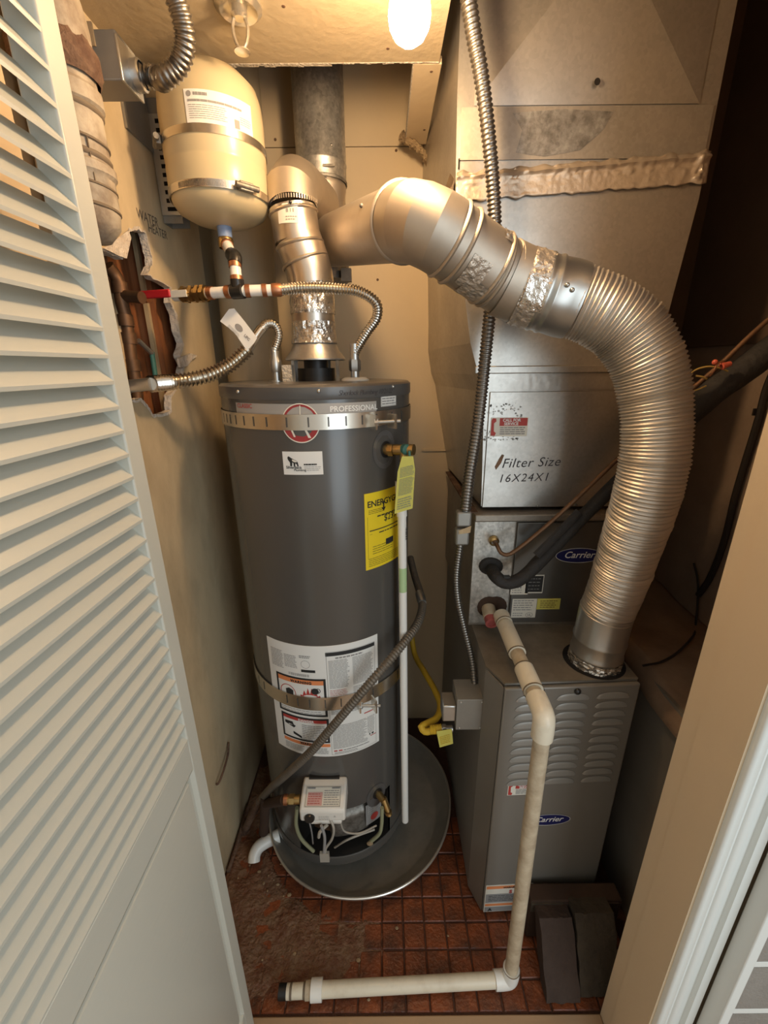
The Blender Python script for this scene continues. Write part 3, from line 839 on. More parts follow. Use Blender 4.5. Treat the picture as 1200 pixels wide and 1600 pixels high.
# flue outlet
HC = PZ(927, 1032, FZ)
MB().lathe([(.0001,.0015),(.070,.0015),(.072,.0012)], HC + V((0,0,.0005)), (0,0,1), 40).build('flue_opening', 'gap_shade', fu)

# ---- vent from the furnace: flexible duct
fx = thing('flexible_duct', 'ribbed aluminium flexible duct bending down into the furnace top', 'duct', HC)
A0 = PY(886, 468, .89)
ctr = [(886,468,.89),(930,483,.875),(976,512,.862),(1008,560,.848),(1021,610,.84),(1025,660,.83),(1022,715,.822),(1009,775,.822),(985,850,.845),(962,920,.866),(947,956,.874)]
path = [PY(u, v, y) for u, v, y in ctr]
Lt = length(path); pitch = .0071
def frad(q, s_):
    base = .0625 - .0025 * min(1, max(0, (q - .2) * 4)) - .0030 * min(1, max(0, (q - .6) * 3))
    k = int(s_ / (pitch * 9))
    return base + .0021 * cos(2 * pi * s_ / pitch) + (.0012 if (s_ % (pitch * 9)) < pitch else 0) + .0006 * noise.noise(V((s_ * 25, 0, 0)))
MB().sweep(path, frad, 40, n=int(Lt / pitch * 4.5), cap=False, fn=lambda q, a: .0009 * noise.noise(V((q * 40, cos(a) * 1.5, sin(a) * 1.5)))).build('ribbed_sleeve', 'aluminium', fx, sharp=80)
c1 = path[-1]; c0 = HC + V((0,0,-.03))
ax = (c1 - c0).normalized()
L_ = (c1 - c0).length
prof = [(.0585,0),(.0585,.03),(.059,.055),(.061,.060),(.061,.064),(.059,.069),(.059,.095),(.061,.10),(.061,.104),(.059,.109),(.0592,L_ + .008)]
MB().lathe(prof, c0, ax, 40).build('collar', 'duct_collar', fx)
MB().lathe([(.060, .022 + i * .004) for i in range(10)], c0, ax, 48, fn=lambda r,h,t: r + .0045 * noise.noise(V((cos(t)*9, sin(t)*9, h*140))) + .001).build('foil_wrap', 'foil', fx, label='crinkled foil wrap at the furnace opening', sharp=10)
p = c0 + ax * (L_ - .02); d_ = (V((0,0,H)) - p); d_ = (d_ - ax * d_.dot(ax)).normalized()
# ---- rigid vent pipe
W = V((-.158, 1.37, H + .33)); E = PY(655, 343, .852); S = PY(797, 441, .905); A1 = PY(838, 455, .898)
vp = thing('vent_pipe', 'galvanized rigid vent pipe with elbow bridging to the flue stack', 'vent pipe', V((.1, 1.0, H + .15)))
d1_ = (E - W).normalized(); d2_ = (S - E).normalized()
e0, e1 = E - d1_ * .062, E + d2_ * .062
R5 = .0625
MB().cyl(W, e0 + d1_ * .01, .060, .0625, 36, False).build('back_run', 'vent_metal', vp)
bz = [e0 * (1-t)**2 + E * 2*t*(1-t) + e1 * t*t for t in (0, .25, .5, .75, 1)]
g = MB()
g.sweep(bz, .0635, 72, n=4, cap=False); g.build('elbow', 'vent_metal', vp, sharp=8)
MB().cyl(e1 - d2_ * .01, S, R5, R5, 36, False).build('front_run', 'vent_metal', vp)
def bead(p, ax, r, h=.004, w=.004): return MB().lathe([(r, -w), (r + h*.75, -w*.5), (r + h, 0), (r + h*.75, w*.5), (r, w)], p, ax, 40)
bead(e0, d1_, .0635).build('bead', 'vent_metal', vp)
for k in (.0, .16, .66, .90):
    p = e1.lerp(S, k)
    tilt = d2_ if k != .90 else (d2_ + V((.25,.0,.15))).normalized()
    bead(p, tilt, R5 + .0005).build('bead', 'vent_metal', vp)
bead(e1.lerp(S, .72), (d2_ + V((.1,0,.06))).normalized(), R5 + .0005, .003).build('bead', 'vent_metal', vp)
# two joints towards the flexible duct
d3_ = (A1 - S).normalized(); d4_ = (A0 - A1).normalized()
MB().sweep([S - d2_*.015, S.lerp(A1, .5), A1], .066, 72, n=3, cap=False).build('offset_joint', 'vent_metal', vp, sharp=8)
pp = A1 - d4_ * .01
mb = MB().lathe([(.066,0),(.0665,.012),(.069,.016),(.069,.019),(.0665,.023),(.0665,.030),(.069,.034),(.069,.037),(.0665,.041),(.068,.068),(.067,(A0-pp).length+.015)], pp, A0 - pp, 40)
mb.build('clamp_collar', 'duct_collar', vp, label='grey steel collar gripping the ribbed duct')
for t in (.4, .62):
    q = A0.lerp(A1, .28); n_ = V((.25*t, -1, .25 - .45*t)); n_ = (n_ - d4_ * n_.dot(d4_)).normalized()
    MB().sphere(q + n_ * .068 + d4_ * (t-.5)*.05, .0042, 10, 6).build('rivet', 'duct_collar', vp)
# tape: wrinkled wrap and two patches
def wrap(p0, p1, r, a0, a1, amp=.0025, n=14, seg=36, fr=9.0):
    p0, p1 = V(p0), V(p1); ax = p1 - p0
    return MB().lathe([(r, ax.length * i / n) for i in range(n + 1)], p0, ax, seg, a0, a1,
                      fn=lambda r_, h, t: r_ + amp * abs(noise.noise(V((cos(t) * fr, sin(t) * fr, h * 60)))) + amp * .4 * noise.noise(V((t * 14, h * 160, 3))))
wrap(S.lerp(A1, .42), A1 + d4_ * .006, .0672, 0, 2*pi, .004, 12, 60).build('foil_wrap', 'foil_patch', vp, label='crumpled foil tape around the joint', sharp=15)
u_, v_, w_ = frame(d2_)
_a = atan2((V((0,0,H)) - A1).dot(frame(d4_)[1]), (V((0,0,H)) - A1).dot(frame(d4_)[0]))
wrap(A1 - d4_ * .028, A1 + d4_ * .012, .0715, _a - .35, _a + .45, .003, 8, 14, 5.0).build('foil_patch', 'foil', vp, label='shiny foil scrap', sharp=25)
def ang_to_cam(p, ax):
    u, v, w = frame(ax); c = V((0,0,H)) - V(p); return atan2(c.dot(v), c.dot(u))
m1, m2 = e1.lerp(S, .24), e1.lerp(S, .50)
a_c = ang_to_cam(m1, d2_)
wrap(m1, m2, R5 + .0012, a_c - .1, a_c + .85, .0022, 10, 24).build('foil_patch', 'foil_patch', vp, sharp=20)
wrap(e1.lerp(S, .34), e1.lerp(S, .64), R5 + .0015, a_c + .45, a_c + 1.3, .0022, 10, 24).build('foil_patch', 'foil_patch', vp, sharp=20)
wrap(e1.lerp(S, .52), e1.lerp(S, .66), R5 + .0012, a_c - 1.4, a_c - .9, .003, 8, 14).build('foil_patch', 'foil_patch', vp, sharp=20)
for p, ax in ((W.lerp(e0, .86), d1_),):
    u, v, w = frame(ax); a = ang_to_cam(p, ax) - .75
    MB().sphere(p + (u*cos(a) + v*sin(a)) * .064, .004, 8, 6).build('screw', 'galv_rust', vp)

# ---- flue stack
FXc, FYc = -.162, 1.405
fs_ = thing('flue_stack', 'speckled galvanized flue stack rising through the ceiling gap', 'flue', (FXc, FYc, H + .26))
MB().lathe([(.067,0),(.067,.035),(.0685,.038),(.0685,.042),(.067,.046),(.0685,TOP_C - (H + .48))], (FXc, FYc, H + .48), (0,0,1), 40).build('upper_pipe', 'galv_spangle', fs_, label='mottled galvanized upper pipe')
MB().lathe([(.0625,0),(.0625,.16),(.065,.175),(.065,.182),(.0625,.19),(.0625,.26)], (FXc, FYc, H + .29), (0,0,1), 40).build('lower_sleeve', 'vent_metal', fs_)
MB().lathe([(.0001,-.002),(.05,-.002),(.0665,.0),(.0665,.06)], (FXc, FYc, H + .24), (0,0,1), 36).build('tee_cap', 'galv_rust', fs_)
MB().lathe([(.067,.0),(.069,.0),(.069,.006),(.067,.008)], (FXc, FYc, H + .476), (0,0,1), 40).build('joint_ring', 'galv_rust', fs_)
for (du, z) in ((.25, .47), (.55, .545), (.35,.36), (-.1,.335), (.3,.37)):
    MB().sphere((FXc + .0665*sin(du), FYc - .0665*cos(du), H + z), .004, 8, 6).build('screw', 'galv_rust', fs_)
pq = PY(519, 278, 1.33)
MB().box((FXc + .012, FYc - .0705, H + .495), (FXc + .042, FYc - .066, H + .50)).build('latch', 'galv_rust', fs_)
pt = PY(540, 432, 1.34)
MB().box((pt.x - .012, 1.335, pt.z - .012), (pt.x + .016, 1.36, pt.z + .02)).build('tab', 'galv_dull', fs_)

# ---- water heater
HX, HY, HR = -.166, 1.12, .233
HT = H - .032
wh = thing('water_heater', 'tall dark grey gas water heater standing in a metal pan', 'water heater', (HX, HY, .03))
t0o, t1o = radians(-27), radians(47)
seg = 96
zs = [.060, .095, .29, .33, 1.40, HT - .030]
mb = MB(); vs = []; fs = []
for z in zs:
    for i in range(seg):
        a = 2*pi*i/seg - pi; vs.append((HX + HR*sin(a), HY - HR*cos(a), z))
for k in range(len(zs) - 1):
    for i in range(seg):
        a = 2*pi*(i+.5)/seg - pi
        if k == 1 and t0o < a < t1o: continue
        j = (i+1) % seg; fs.append((k*seg+i, k*seg+j, (k+1)*seg+j, (k+1)*seg+i))
mb.add(vs, fs).build('jacket', 'heater_grey', wh)
MB().lathe([(.0001,.0),(HR - .02,0),(HR - .004,-.001),(HR + .002,-.006),(HR + .0025,-.028),(HR + .0005,-.031)], (HX, HY, HT), (0,0,1), 96).build('top_cap', 'heater_cap', wh)
MB().lathe([(HR + .001,0),(HR + .0035,.002),(HR + .0035,.030),(HR + .001,.034)], (HX, HY, .060), (0,0,1), 96).build('base_ring', 'heater_grey', wh)
for a in (0, 2.1, 4.2):
    MB().cyl((HX + .18*cos(a), HY + .18*sin(a), .005), (HX + .18*cos(a), HY + .18*sin(a), .062), .02, .02, 12).build('foot', 'black', wh)
MB().lathe([(.0001,0),(HR-.001,0)], (HX,HY,.062), (0,0,1), 48).build('bottom_plate', 'black', wh)
for u, v in ((372,612),(498,611),(614,604)):
    t, z = CYL(u, v, HX, HY, HR + .002)
    MB().sphere((HX + (HR+.002)*sin(t), HY - (HR+.002)*cos(t), z), .0042, 10, 6).build('screw', 'zinc', wh)
def hp(t, r=0): return V((HX + (HR + r)*sin(t), HY - (HR + r)*cos(t), 0))
# burner recess
def arcpatch(r, a0, a1, z0, z1, n=24):
    return MB().grid(lambda a, b: V((HX + r*sin(a0+(a1-a0)*a), HY - r*cos(a0+(a1-a0)*a), z0+(z1-z0)*b)), n, 4)
mb = arcpatch(HR - .075, t0o - .1, t1o + .1, .09, .295)
for z in (.095, .29):
    mb.grid(lambda a, b, z=z: V((HX + (HR - .075*b)*sin(t0o+(t1o-t0o)*a), HY - (HR - .075*b)*cos(t0o+(t1o-t0o)*a), z)), 24, 1)
for t in (t0o, t1o):
    mb.grid(lambda a, b, t=t: V((HX + (HR - .075*a)*sin(t), HY - (HR - .075*a)*cos(t), .095 + .195*b)), 1, 1)
rec = mb.build('burner_recess', 'black', wh, label='black burner opening')
def cover(a, b):
    t = radians(-6) + radians(44)*a; z = .115 + .135*b
    e = min(min(a, 1-a)*5, min(b, 1-b)*4, 1)
    r = HR - .070 + .045 * (1 - (1 - e)**2)
    return V((HX + r*sin(t), HY - r*cos(t), z))
MB().grid(cover, 24, 16).build('burner_cover', 'galv_rust', rec, label='rounded metal burner door')
MB().grid(lambda a, b: V((HX + (HR-.066)*sin(radians(-24)+radians(22)*a), HY - (HR-.066)*cos(radians(-24)+radians(22)*a), .11+.16*b)), 8, 4).build('burner_plate', 'copper_old', rec)
tl = radians(28); mp = cylmap(HX, HY, HR - .018, tl, .165, .001)
stk = Print(mp, 1).plate(0, 0, .058, .085).build('danger_tag', 'ink_grey', rec)
Print(mp, 1.6).outline(.006,.045,.030,.080,.002).outline(.032,.045,.054,.080,.002).lines(.008,.05,.052,.076,3,.3).build('fine_print', 'ink_faint', stk)
Print(mp, 1.6).ellipse(.030, .024, .014, .014).build('red_print', 'ink_red', stk)

# badge band, round emblem, tiny sticker
def deg(d): return radians(d)
mp = cylmap(HX, HY, HR, deg(-40.5), 1.416)
wB = deg(81) * HR
band = Print(mp, 1).plate(0, 0, wB, .029).build('badge_band', 'badge_grey', wh, label='light grey badge band reading CLASSIC and PROFESSIONAL')
Print(mp, 1.6).text('CLASSIC', .006, .019, .0125, off=.0002).build('red_lettering', 'ink_red', band)
Print(mp, 1.6).text('PROFESSIONAL', deg(54.5)*HR, .012, .0158, space=1.02, off=.0003).build('white_lettering', 'white_print', band)
mp = cylmap(HX, HY, HR, deg(-1), 1.406)
em_ = Print(mp, 2).ellipse(0, 0, .0385, .0395, 48).build('round_emblem', 'badge_red', wh, label='round red emblem with a pale rim')
Print(mp, 2.6).ellipse(0, 0, .0395, .0405, 48, .0022).poly([(-.001,.014),(.001,.014),(.002,.036),(0,.036)]).poly([(.004,-.006),(.008,-.006),(.020,-.030),(.014,-.030)]).poly([(-.022,-.012),(-.018,-.012),(-.012,-.028),(-.016,-.028)]).build('pale_mark', 'cream_print', em_)
mp = cylmap(HX, HY, HR, deg(43.8), 1.432)
st = Print(mp, 1.4).plate(0, 0, .053, .027).build('tiny_sticker', 'white_print', wh)
Print(mp, 2).lines(.003,.003,.05,.025,4,.45).outline(.001,.001,.052,.026,.0008).build('fine_print', 'ink_grey', st)
mp = cylmap(HX, HY, HR + .0025, deg(18.5), HT - .023)
Print(mp, 1).text('Sherlock Plumbing 10/21/22', 0, 0, .0145, shear=.3, off=-.0002, space=.86).build('handwriting', 'marker', wh, label='black marker writing on the cap')
# business card
mp = cylmap(HX, HY, HR, deg(-12), 1.297)
cw, ch = deg(21)*HR, .050
card = Print(mp, 1).plate(0, 0, cw, ch).build('business_card', 'white_print', wh, label='white plumber card with a dark animal logo')
s_ = cw / .088
def cpt(x, y): return ((x - 100) / 870 * cw, (620 - y) / 490 * ch)
g = [(210,250),(228,228),(252,232),(290,262),(330,280),(400,315),(430,345),(448,440),(418,448),(408,395),(378,372),(368,440),(338,440),(336,372),(312,352),(300,438),(260,440),(260,360),(240,330),(215,295)]
Print(mp, 1.6).poly([cpt(*q) for q in g]).text('SilverBack', *cpt(165, 488), .0082, off=.0002).text('Plumbing', *cpt(335, 540), .0072, off=.0001).lines(*cpt(560, 418), *cpt(840, 380), 1, .8, 0, .05).build('black_print', 'ink', card)
Print(mp, 2.0).poly([cpt(*q) for q in ((305,290),(360,300),(412,328),(424,346),(370,352),(318,332))]).build('pale_back', 'cream_print', card)
Print(mp, 1.6).lines(.047*s_, .008, .084*s_, .019, 3, .3).build('fine_print', 'ink_grey', card)
# energy label
mp = cylmap(HX, HY, HR, deg(31.3), 1.050)
ew, eh = deg(41)*HR, .192
en = Print(mp, 1).plate(0, 0, ew, eh).build('energy_label', 'label_yellow', wh, label='bright yellow energy label')
Print(mp, 1.6).text('ENERGYGUIDE', .007, .158, .0210, off=.0004, space=.97).poly([(.0535,.166),(.0575,.166),(.0575,.150),(.0625,.150),(.0555,.141),(.0485,.150),(.0535,.150)]).text('$239', .056, .115, .023, off=.0002).rect(.012,.098,.150,.1005).rect(.062,.052,.090,.067).lines(.010,.140,.058,.152,3,.25).lines(.035,.128,.13,.136,1,.4).lines(.04,.086,.13,.094,1,.35).lines(.02,.036,.09,.06,4,.2).lines(.008,.006,.15,.030,5,.22).rect(.012,.090,.02,.0905).rect(.007,.028,.0075,.135).build('black_print', 'ink', en)
# big warning label
mp = cylmap(HX, HY, HR, deg(-37), .500)
ww, whh = deg(75.5)*HR, .360
wa = Print(mp, 1).plate(0, 0, ww, whh).build('warning_label', 'white_print', wh, label='large white instruction and warning label')
def Lx(u): return u * ww
def Ly(v): return (1 - v) * whh
p = Print(mp, 1.6)
p.rect(Lx(.54), Ly(.085), Lx(.965), Ly(.055))
for (x0, v0, x1, v1, w) in ((.075,.275,.53,.615,.006), (.085,.635,.535,.865,.006)):
    p.outline(Lx(x0), Ly(v1), Lx(x1), Ly(v0), w)
p.rect(Lx(.33), Ly(.222), Lx(.45), Ly(.20))
p.poly([(Lx(.17),Ly(.47)),(Lx(.165),Ly(.40)),(Lx(.20),Ly(.385)),(Lx(.24),Ly(.40)),(Lx(.235),Ly(.47))])
p.ellipse(Lx(.435), Ly(.385), .010, .010, 16).ellipse(Lx(.46), Ly(.38), .007, .008, 12, .002)
p.poly([(Lx(.12),Ly(.705)),(Lx(.20),Ly(.70)),(Lx(.21),Ly(.725)),(Lx(.23),Ly(.735)),(Lx(.21),Ly(.755)),(Lx(.12),Ly(.73))])
p.poly([(Lx(.20),Ly(.79)),(Lx(.28),Ly(.82)),(Lx(.285),Ly(.845)),(Lx(.20),Ly(.815))])
p.text('WARNING', Lx(.22), Ly(.325), .011, off=.0006, space=1.15).text('WARNING', Lx(.26), Ly(.898), .011, off=.0006, space=1.1)
p.rect(Lx(.895), Ly(.885), Lx(.905), Ly(.865)).rect(Lx(.92), Ly(.885), Lx(.94), Ly(.868))
p.build('black_print', 'ink', wa)
p = Print(mp, 1.3).rect(Lx(.09), Ly(.33), Lx(.515), Ly(.29)).rect(Lx(.09), Ly(.905), Lx(.535), Ly(.875)); p.build('orange_print', 'ink_orange', wa)
p = Print(mp, 1.3).rect(Lx(.10), Ly(.68), Lx(.52), Ly(.65))
fl_ = [(Lx(.29),Ly(.475))] + [(Lx(.29 + .20*k/12), Ly(.455 - (.09 if k % 2 else .03) * sin(pi*k/12) - .01)) for k in range(1, 12)] + [(Lx(.50),Ly(.475))]
p.poly(fl_).ellipse(Lx(.185), Ly(.43), .024, .026, 24, .0022)
p.rect(Lx(.56), Ly(.495), Lx(.61), Ly(.485)).rect(Lx(.56), Ly(.69), Lx(.61), Ly(.68)).rect(Lx(.565), Ly(.955), Lx(.64), Ly(.943)).rect(Lx(.905), Ly(.90), Lx(.965), Ly(.893)).rect(Lx(.85), Ly(.66), Lx(.96), Ly(.65))
p.lines(Lx(.56), Ly(.475), Lx(.72), Ly(.375), 7, .28)
p.build('red_print', 'ink_red', wa)
Print(mp, 2.2).text('DANGER', Lx(.26), Ly(.675), .010, off=.0005, space=1.15).build('white_lettering', 'white_print', wa)
p = Print(mp, 1.6)
p.lines(Lx(.04), Ly(.225), Lx(.17), Ly(.07), 13, .4).lines(Lx(.18), Ly(.20), Lx(.30), Ly(.09), 9, .4)
p.lines(Lx(.32), Ly(.105), Lx(.42), Ly(.08), 2, .6).ellipse(Lx(.37), Ly(.155), .012, .012, 18, .001)
for i in range(22): p.rect(Lx(.21 + i*.0085), Ly(.262), Lx(.21 + i*.0085 + random.choice((.003,.005))), Ly(.24))
p.lines(Lx(.56), Ly(.365), Lx(.735), Ly(.12), 22, .4).lines(Lx(.76), Ly(.36), Lx(.95), Ly(.12), 22, .4).lines(Lx(.62), Ly(.115), Lx(.88), Ly(.095), 1, .6)
p.lines(Lx(.76), Ly(.47), Lx(.95), Ly(.375), 8, .35).lines(Lx(.62), Ly(.50), Lx(.90), Ly(.485), 1, .6).lines(Lx(.56), Ly(.60), Lx(.9), Ly(.54), 5, .4)
p.lines(Lx(.29), Ly(.85), Lx(.51), Ly(.70), 9, .4).lines(Lx(.10), Ly(.60), Lx(.5), Ly(.51), 5, .3)
p.lines(Lx(.56), Ly(.93), Lx(.88), Ly(.70), 20, .38).lines(Lx(.88), Ly(.86), Lx(.955), Ly(.70), 13, .38).lines(Lx(.10), Ly(.975), Lx(.30), Ly(.915), 5, .4).lines(Lx(.32), Ly(.975), Lx(.53), Ly(.915), 5, .4)
p.lines(Lx(.65), Ly(.955), Lx(.9), Ly(.942), 1, .6).lines(Lx(.57), Ly(.98), Lx(.8), Ly(.96), 2, .4)
p.outline(Lx(.545), Ly(.985), Lx(.968), Ly(.05), .0008)
p.build('fine_print', 'ink_grey', wa)

# relief valve with tag
t, z = CYL(603, 702, HX, HY, HR)
q = hp(t); q.z = z; nrm = V((sin(t), -cos(t), 0))
mp = cylmap(HX, HY, HR, t - .02, z)
esc = Print(mp, 1.5).ellipse(0, 0, .036, .044, 32).build('relief_escutcheon', 'heater_cap', wh)
Print(mp, 2.2).ellipse(.004, 0, .017, .019, 24).build('valve_hole', 'black', wh)
rv = MB().cyl(q - nrm*.02, q + nrm*.012 + V((.004,0,0)), .0135, .0135, 18).cyl(q + V((.004,-.004,0)), q + V((.062,-.03,.004)), .0125, .0125, 18).cyl(q + V((.042,-.022,.0)), q + V((.044,-.024,-.060)), .0125, .012, 18)
rv.lathe([(.0145,-.006),(.0145,.006)], q + V((.012,-.010,0)), V((.058,-.026,.004)), 6)
rv = rv.build('relief_valve', 'brass', wh, label='brass relief valve with yellow tag')
pt = PY(636, 703, q.y - .03)
MB().lathe([(.0001,.004),(.010,.004),(.013,0),(.012,-.012)], pt, (.6,-.8,0), 18).build('lever', 'tag_green', rv, label='dark green test lever cap')
mb = MB().sweep([pt + V((.004,-.012,0)), pt + V((.006,-.016,-.03)), pt + V((.004,-.010,-.055))], .003, 8, 12); mb.build('lever', 'tag_green', rv)
Yt = q.y - .055
tg = [PY(u, v, Yt) for u, v in ((628,712),(646,714),(649,735),(645,796),(616,799),(621,735))]
c_ = tg[0].lerp(tg[3], .5)
tg = [p + V((0, .012*((p.x - c_.x)/.02), 0)) for p in tg]
tagp = MB().prism(tg, (0,.0012,0)).build('valve_tag', 'tag_yellow', rv, label='yellow warning tag')
uu = (tg[3] - tg[4]); vv_ = (tg[5] - tg[4])
mp = flatmap(tg[4] + V((0,-.0008,0)), uu, vv_, .0006)
w2, h2 = uu.length, (tg[0] - tg[4]).length
Print(mp).lines(w2*.12, h2*.62, w2*.90, h2*.80, 7, .45).lines(w2*.12, h2*.30, w2*.92, h2*.60, 12, .45).lines(w2*.12, h2*.05, w2*.92, h2*.26, 5, .5).build('fine_print', 'tube_green', tagp)

# gas control valve
gx, gw = -.172, .122
gz = .352 - .36
prof = [(.892,.366),(.814,.367),(.805,.374),(.805,.408),(.810,.414),(.862,.430),(.892,.430)]
prof = [(y, z + gz) for y, z in prof]
gv = MB().prism([(gx - gw/2, y, z) for y, z in prof], (gw, 0, 0)).build('gas_control', 'white_plastic', wh, label='white gas control valve box', bevel=.006)
MB().prism([(gx - .035, y, z) for y, z in [(.89,.345+gz),(.82,.348+gz),(.810,.355+gz),(.808,.370+gz),(.89,.370+gz)]], (.085,0,0)).build('chin', 'white_plastic', gv, bevel=.004)
n_ = V((0, .862 - .810, .430 - .414))
mp = flatmap(V((gx - .048, .812, .4148 + gz)), (1,0,0), n_, .0010)
lb = Print(mp, 1).plate(0, 0, .096, .050).build('label', 'cream_print', gv)
Print(mp, 1.6).outline(.001,.001,.095,.049,.0012).rect(.004,.044,.025,.049).rect(.070,.044,.092,.049).lines(.05,.004,.092,.042,7,.35).build('black_print', 'ink_grey', lb)
Print(mp, 1.6).rect(.006,.004,.046,.036).build('pink_print', 'ink_pink', lb)
Print(mp, 2.0).lines(.008,.006,.044,.034,5,.25).build('fine_print', 'ink_red', lb)
MB().lathe([(.0001,.007),(.0125,.007),(.014,.003),(.014,0)], (gx - .034,.805,.388 + gz), (0,-1,0), 20).build('knob', 'black_plastic', gv)
mp = flatmap(V((gx - .010,.8045,.378 + gz)), (1,0,0), (0,0,1), .0006)
Print(mp).lines(0,0,.030,.016,3,.25).text('A', .040, .010, .010).build('embossing', 'ink_faint', gv)
MB().box((gx - .045,.893 - .012,.428 + gz), (gx + .040,.893,.436 + gz)).build('bracket', 'black', gv)
# wires below the valve
for pts_, r, m_ in (([(483,1282,.82),(487,1300,.83),(489,1318,.85)], .0022, 'ink_grey'), ([(515,1278,.81),(521,1292,.80),(519,1310,.80),(509,1326,.80),(508,1340,.80)], .0035, 'wire_white'),
                    ([(502,1290,.80),(507,1306,.80),(506,1336,.80)], .004, 'ink_grey'), ([(531,1282,.82),(540,1300,.83),(560,1302,.83),(588,1290,.86)], .0025, 'wire_white'), ([(523,1324,.85),(545,1311,.83),(585,1296,.86)], .003, 'wire_white'), ([(512,1288,.81),(500,1300,.80),(498,1308,.80)], .0045, 'wire_white')):
    MB().sweep([PY(*k) for k in pts_], r, 8, 24).build('wire', m_, wh)
MB().box(tuple(PY(503,1345,.80) - V((.004,.004,0))), tuple(PY(512,1332,.80) + V((.004,.004,0)))).build('wire_clip', 'wire_white', wh)
# side tubes
MB().sweep([PY(464,1262,.86), PY(463,1290,.87), PY(472,1312,.88), PY(490,1330,.88)], .0055, 10, 24).build('tube', 'tube_green', wh)
MB().sweep([PY(597,1262,.895), PY(596,1290,.895), PY(593,1302,.895), PY(578,1316,.90)], .0055, 10, 24).build('tube', 'tube_green', wh)
MB().sphere(PY(578,1318,.895), .008, 8, 6, (1.3,.7,1)).build('tube_end', 'crumb', wh)
# drain valve
t, z = CYL(591, 1240, HX, HY, HR); q = hp(t); q.z = z; nrm = V((sin(t), -cos(t), 0))
mp = cylmap(HX, HY, HR, t - .03, z)
Print(mp, 1.5).ellipse(0, 0, .034, .042, 28).build('drain_escutcheon', 'heater_cap', wh)
Print(mp, 2.2).ellipse(.004, .003, .016, .018, 20).build('drain_hole', 'black', wh)
MB().cyl(q - nrm*.01, q + nrm*.030, .011, .010, 14).cyl(q + nrm*.026 + V((0,0,.006)), q + nrm*.045 + V((.006,0,-.040)), .010, .009, 14).lathe([(.012,-.005),(.012,.005)], q + nrm*.04 + V((.004,0,-.03)), V((.006,0,-.04)), 6).build('drain_valve', 'brass', wh)
# gas inlet fitting on the left of the control
gl = PY(462, 1249, .845)
MB().cyl(gl + V((.012,0,0)), gl + V((-.024,0,-.001)), .012, .012, 16).lathe([(.0145,-.007),(.0145,.007)], gl + V((-.010,0,0)), (1,0,0), 6).build('gas_fitting', 'brass', wh)
MB().cyl(gl + V((-.022,0,-.001)), gl + V((-.032,0,-.001)), .014, .014, 16).build('fitting_collar', 'copper', wh)

# top of the heater: draft hood, nipples
dh = MB().lathe([(.050,.100),(.052,.088),(.058,.072),(.074,.052),(.074,.049),(.070,.048)], (HX, HY, HT), (0,0,1), 40).build('draft_hood', 'galv', wh, label='flared metal draft hood')
MB().cyl((HX, HY, HT - .001), (HX, HY, HT + .030), .046, .046, 28).build('flue_collar', 'black', wh)
MB().cyl((HX, HY, HT + .03), (HX, HY, HT + .085), .030, .030, 20).build('baffle', 'black', wh)
for a in (-2.4, -.55, 1.2, 2.6):
    c = V((HX + .066*cos(a), HY + .066*sin(a), HT)); t_ = V((-sin(a), cos(a), 0))
    MB().obox(c + V((0,0,.027)), t_, (cos(a), sin(a), 0), (0,0,1), .012, .002, .054).build('hood_leg', 'zinc', wh)
MB().box((HX - .075, HY - .050, HT), (HX - .052, HY - .038, HT + .038)).build('hood_bracket', 'drywall_edge', wh)
NL, NR = V((-.262, 1.10, HT)), V((-.068, 1.10, HT))
MB().lathe([(.034,0),(.034,.003),(.026,.008),(.016,.008)], NR, (0,0,1), 24).build('escutcheon', 'cream_print', wh, label='cream plastic ring around the nipple')
MB().lathe([(.020,0),(.020,.002),(.010,.002)], NL, (0,0,1), 20).build('escutcheon', 'zinc', wh)
for nn in (NL, NR):
    MB().cyl(nn, nn + V((0,0,.028)), .0105, .0105, 16).build('nipple', 'zinc', wh)

# heater vent connector
hv = thing('vent_connector', 'foil taped metal vent connector rising from the heater hood', 'vent pipe', (HX, HY, HT + .09))
vt = V((HX, HY, H + .195)); vb = V((HX, HY, HT + .085))
MB().cyl(vb, vt, .0508, .0508, 36, False).build('straight_pipe', 'vent_shiny', hv)
MB().lathe([(.052, i*.006) for i in range(9)], vb + V((0,0,.002)), (0,0,1), 56, fn=lambda r,h,t: r + .0035*noise.noise(V((cos(t)*7, sin(t)*7, h*90))) + (.004*(1 - h/.014) if h < .014 else 0)).build('foil_wrap', 'foil', hv, label='crinkled foil at the hood', sharp=12)
MB().lathe([(.0522, i*.006) for i in range(13)], vt + V((0,0,-.075)), (0,0,1), 56, fn=lambda r,h,t: r + .003*noise.noise(V((cos(t)*6, sin(t)*6, h*60)))).build('foil_wrap', 'foil', hv, label='crinkled foil around the middle joint', sharp=12)
k1 = V((-.190, 1.118, H + .275)); k2 = V((-.198, 1.118, H + .335))
MB().sweep([vt - V((0,0,.012)), vt + V((-.004,0,.02)), k1], .0535, 72, n=4, cap=False).build('lower_elbow', 'vent_shiny', hv, sharp=7)
bead(vt.lerp(k1, .45), k1 - vt, .0535, .003, .004).build('bead', 'vent_shiny', hv)
bead(vt.lerp(k1, .86), k1 - vt + V((.01,0,0)), .0535, .003, .004).build('bead', 'vent_shiny', hv)
MB().cyl(k1 - V((0,0,.005)), k2, .0525, .0525, 36, False).build('sleeve', 'vent_shiny', hv)
bead(k1.lerp(k2, .85), k2 - k1, .0525, .003, .004).build('bead', 'vent_shiny', hv)
el = [k2, k2 + V((-.003,.006,.028)), k2 + V((.003,.045,.058)), k2 + V((.016,.12,.070)), V((-.165, 1.34, H + .41))]
MB().sweep(el, lambda q, s_: .054 + .004*sin(pi*min(1, q*2.2)), 72, n=7, cap=False).build('upper_elbow', 'vent_metal', hv, sharp=7)
a_c = -pi/2
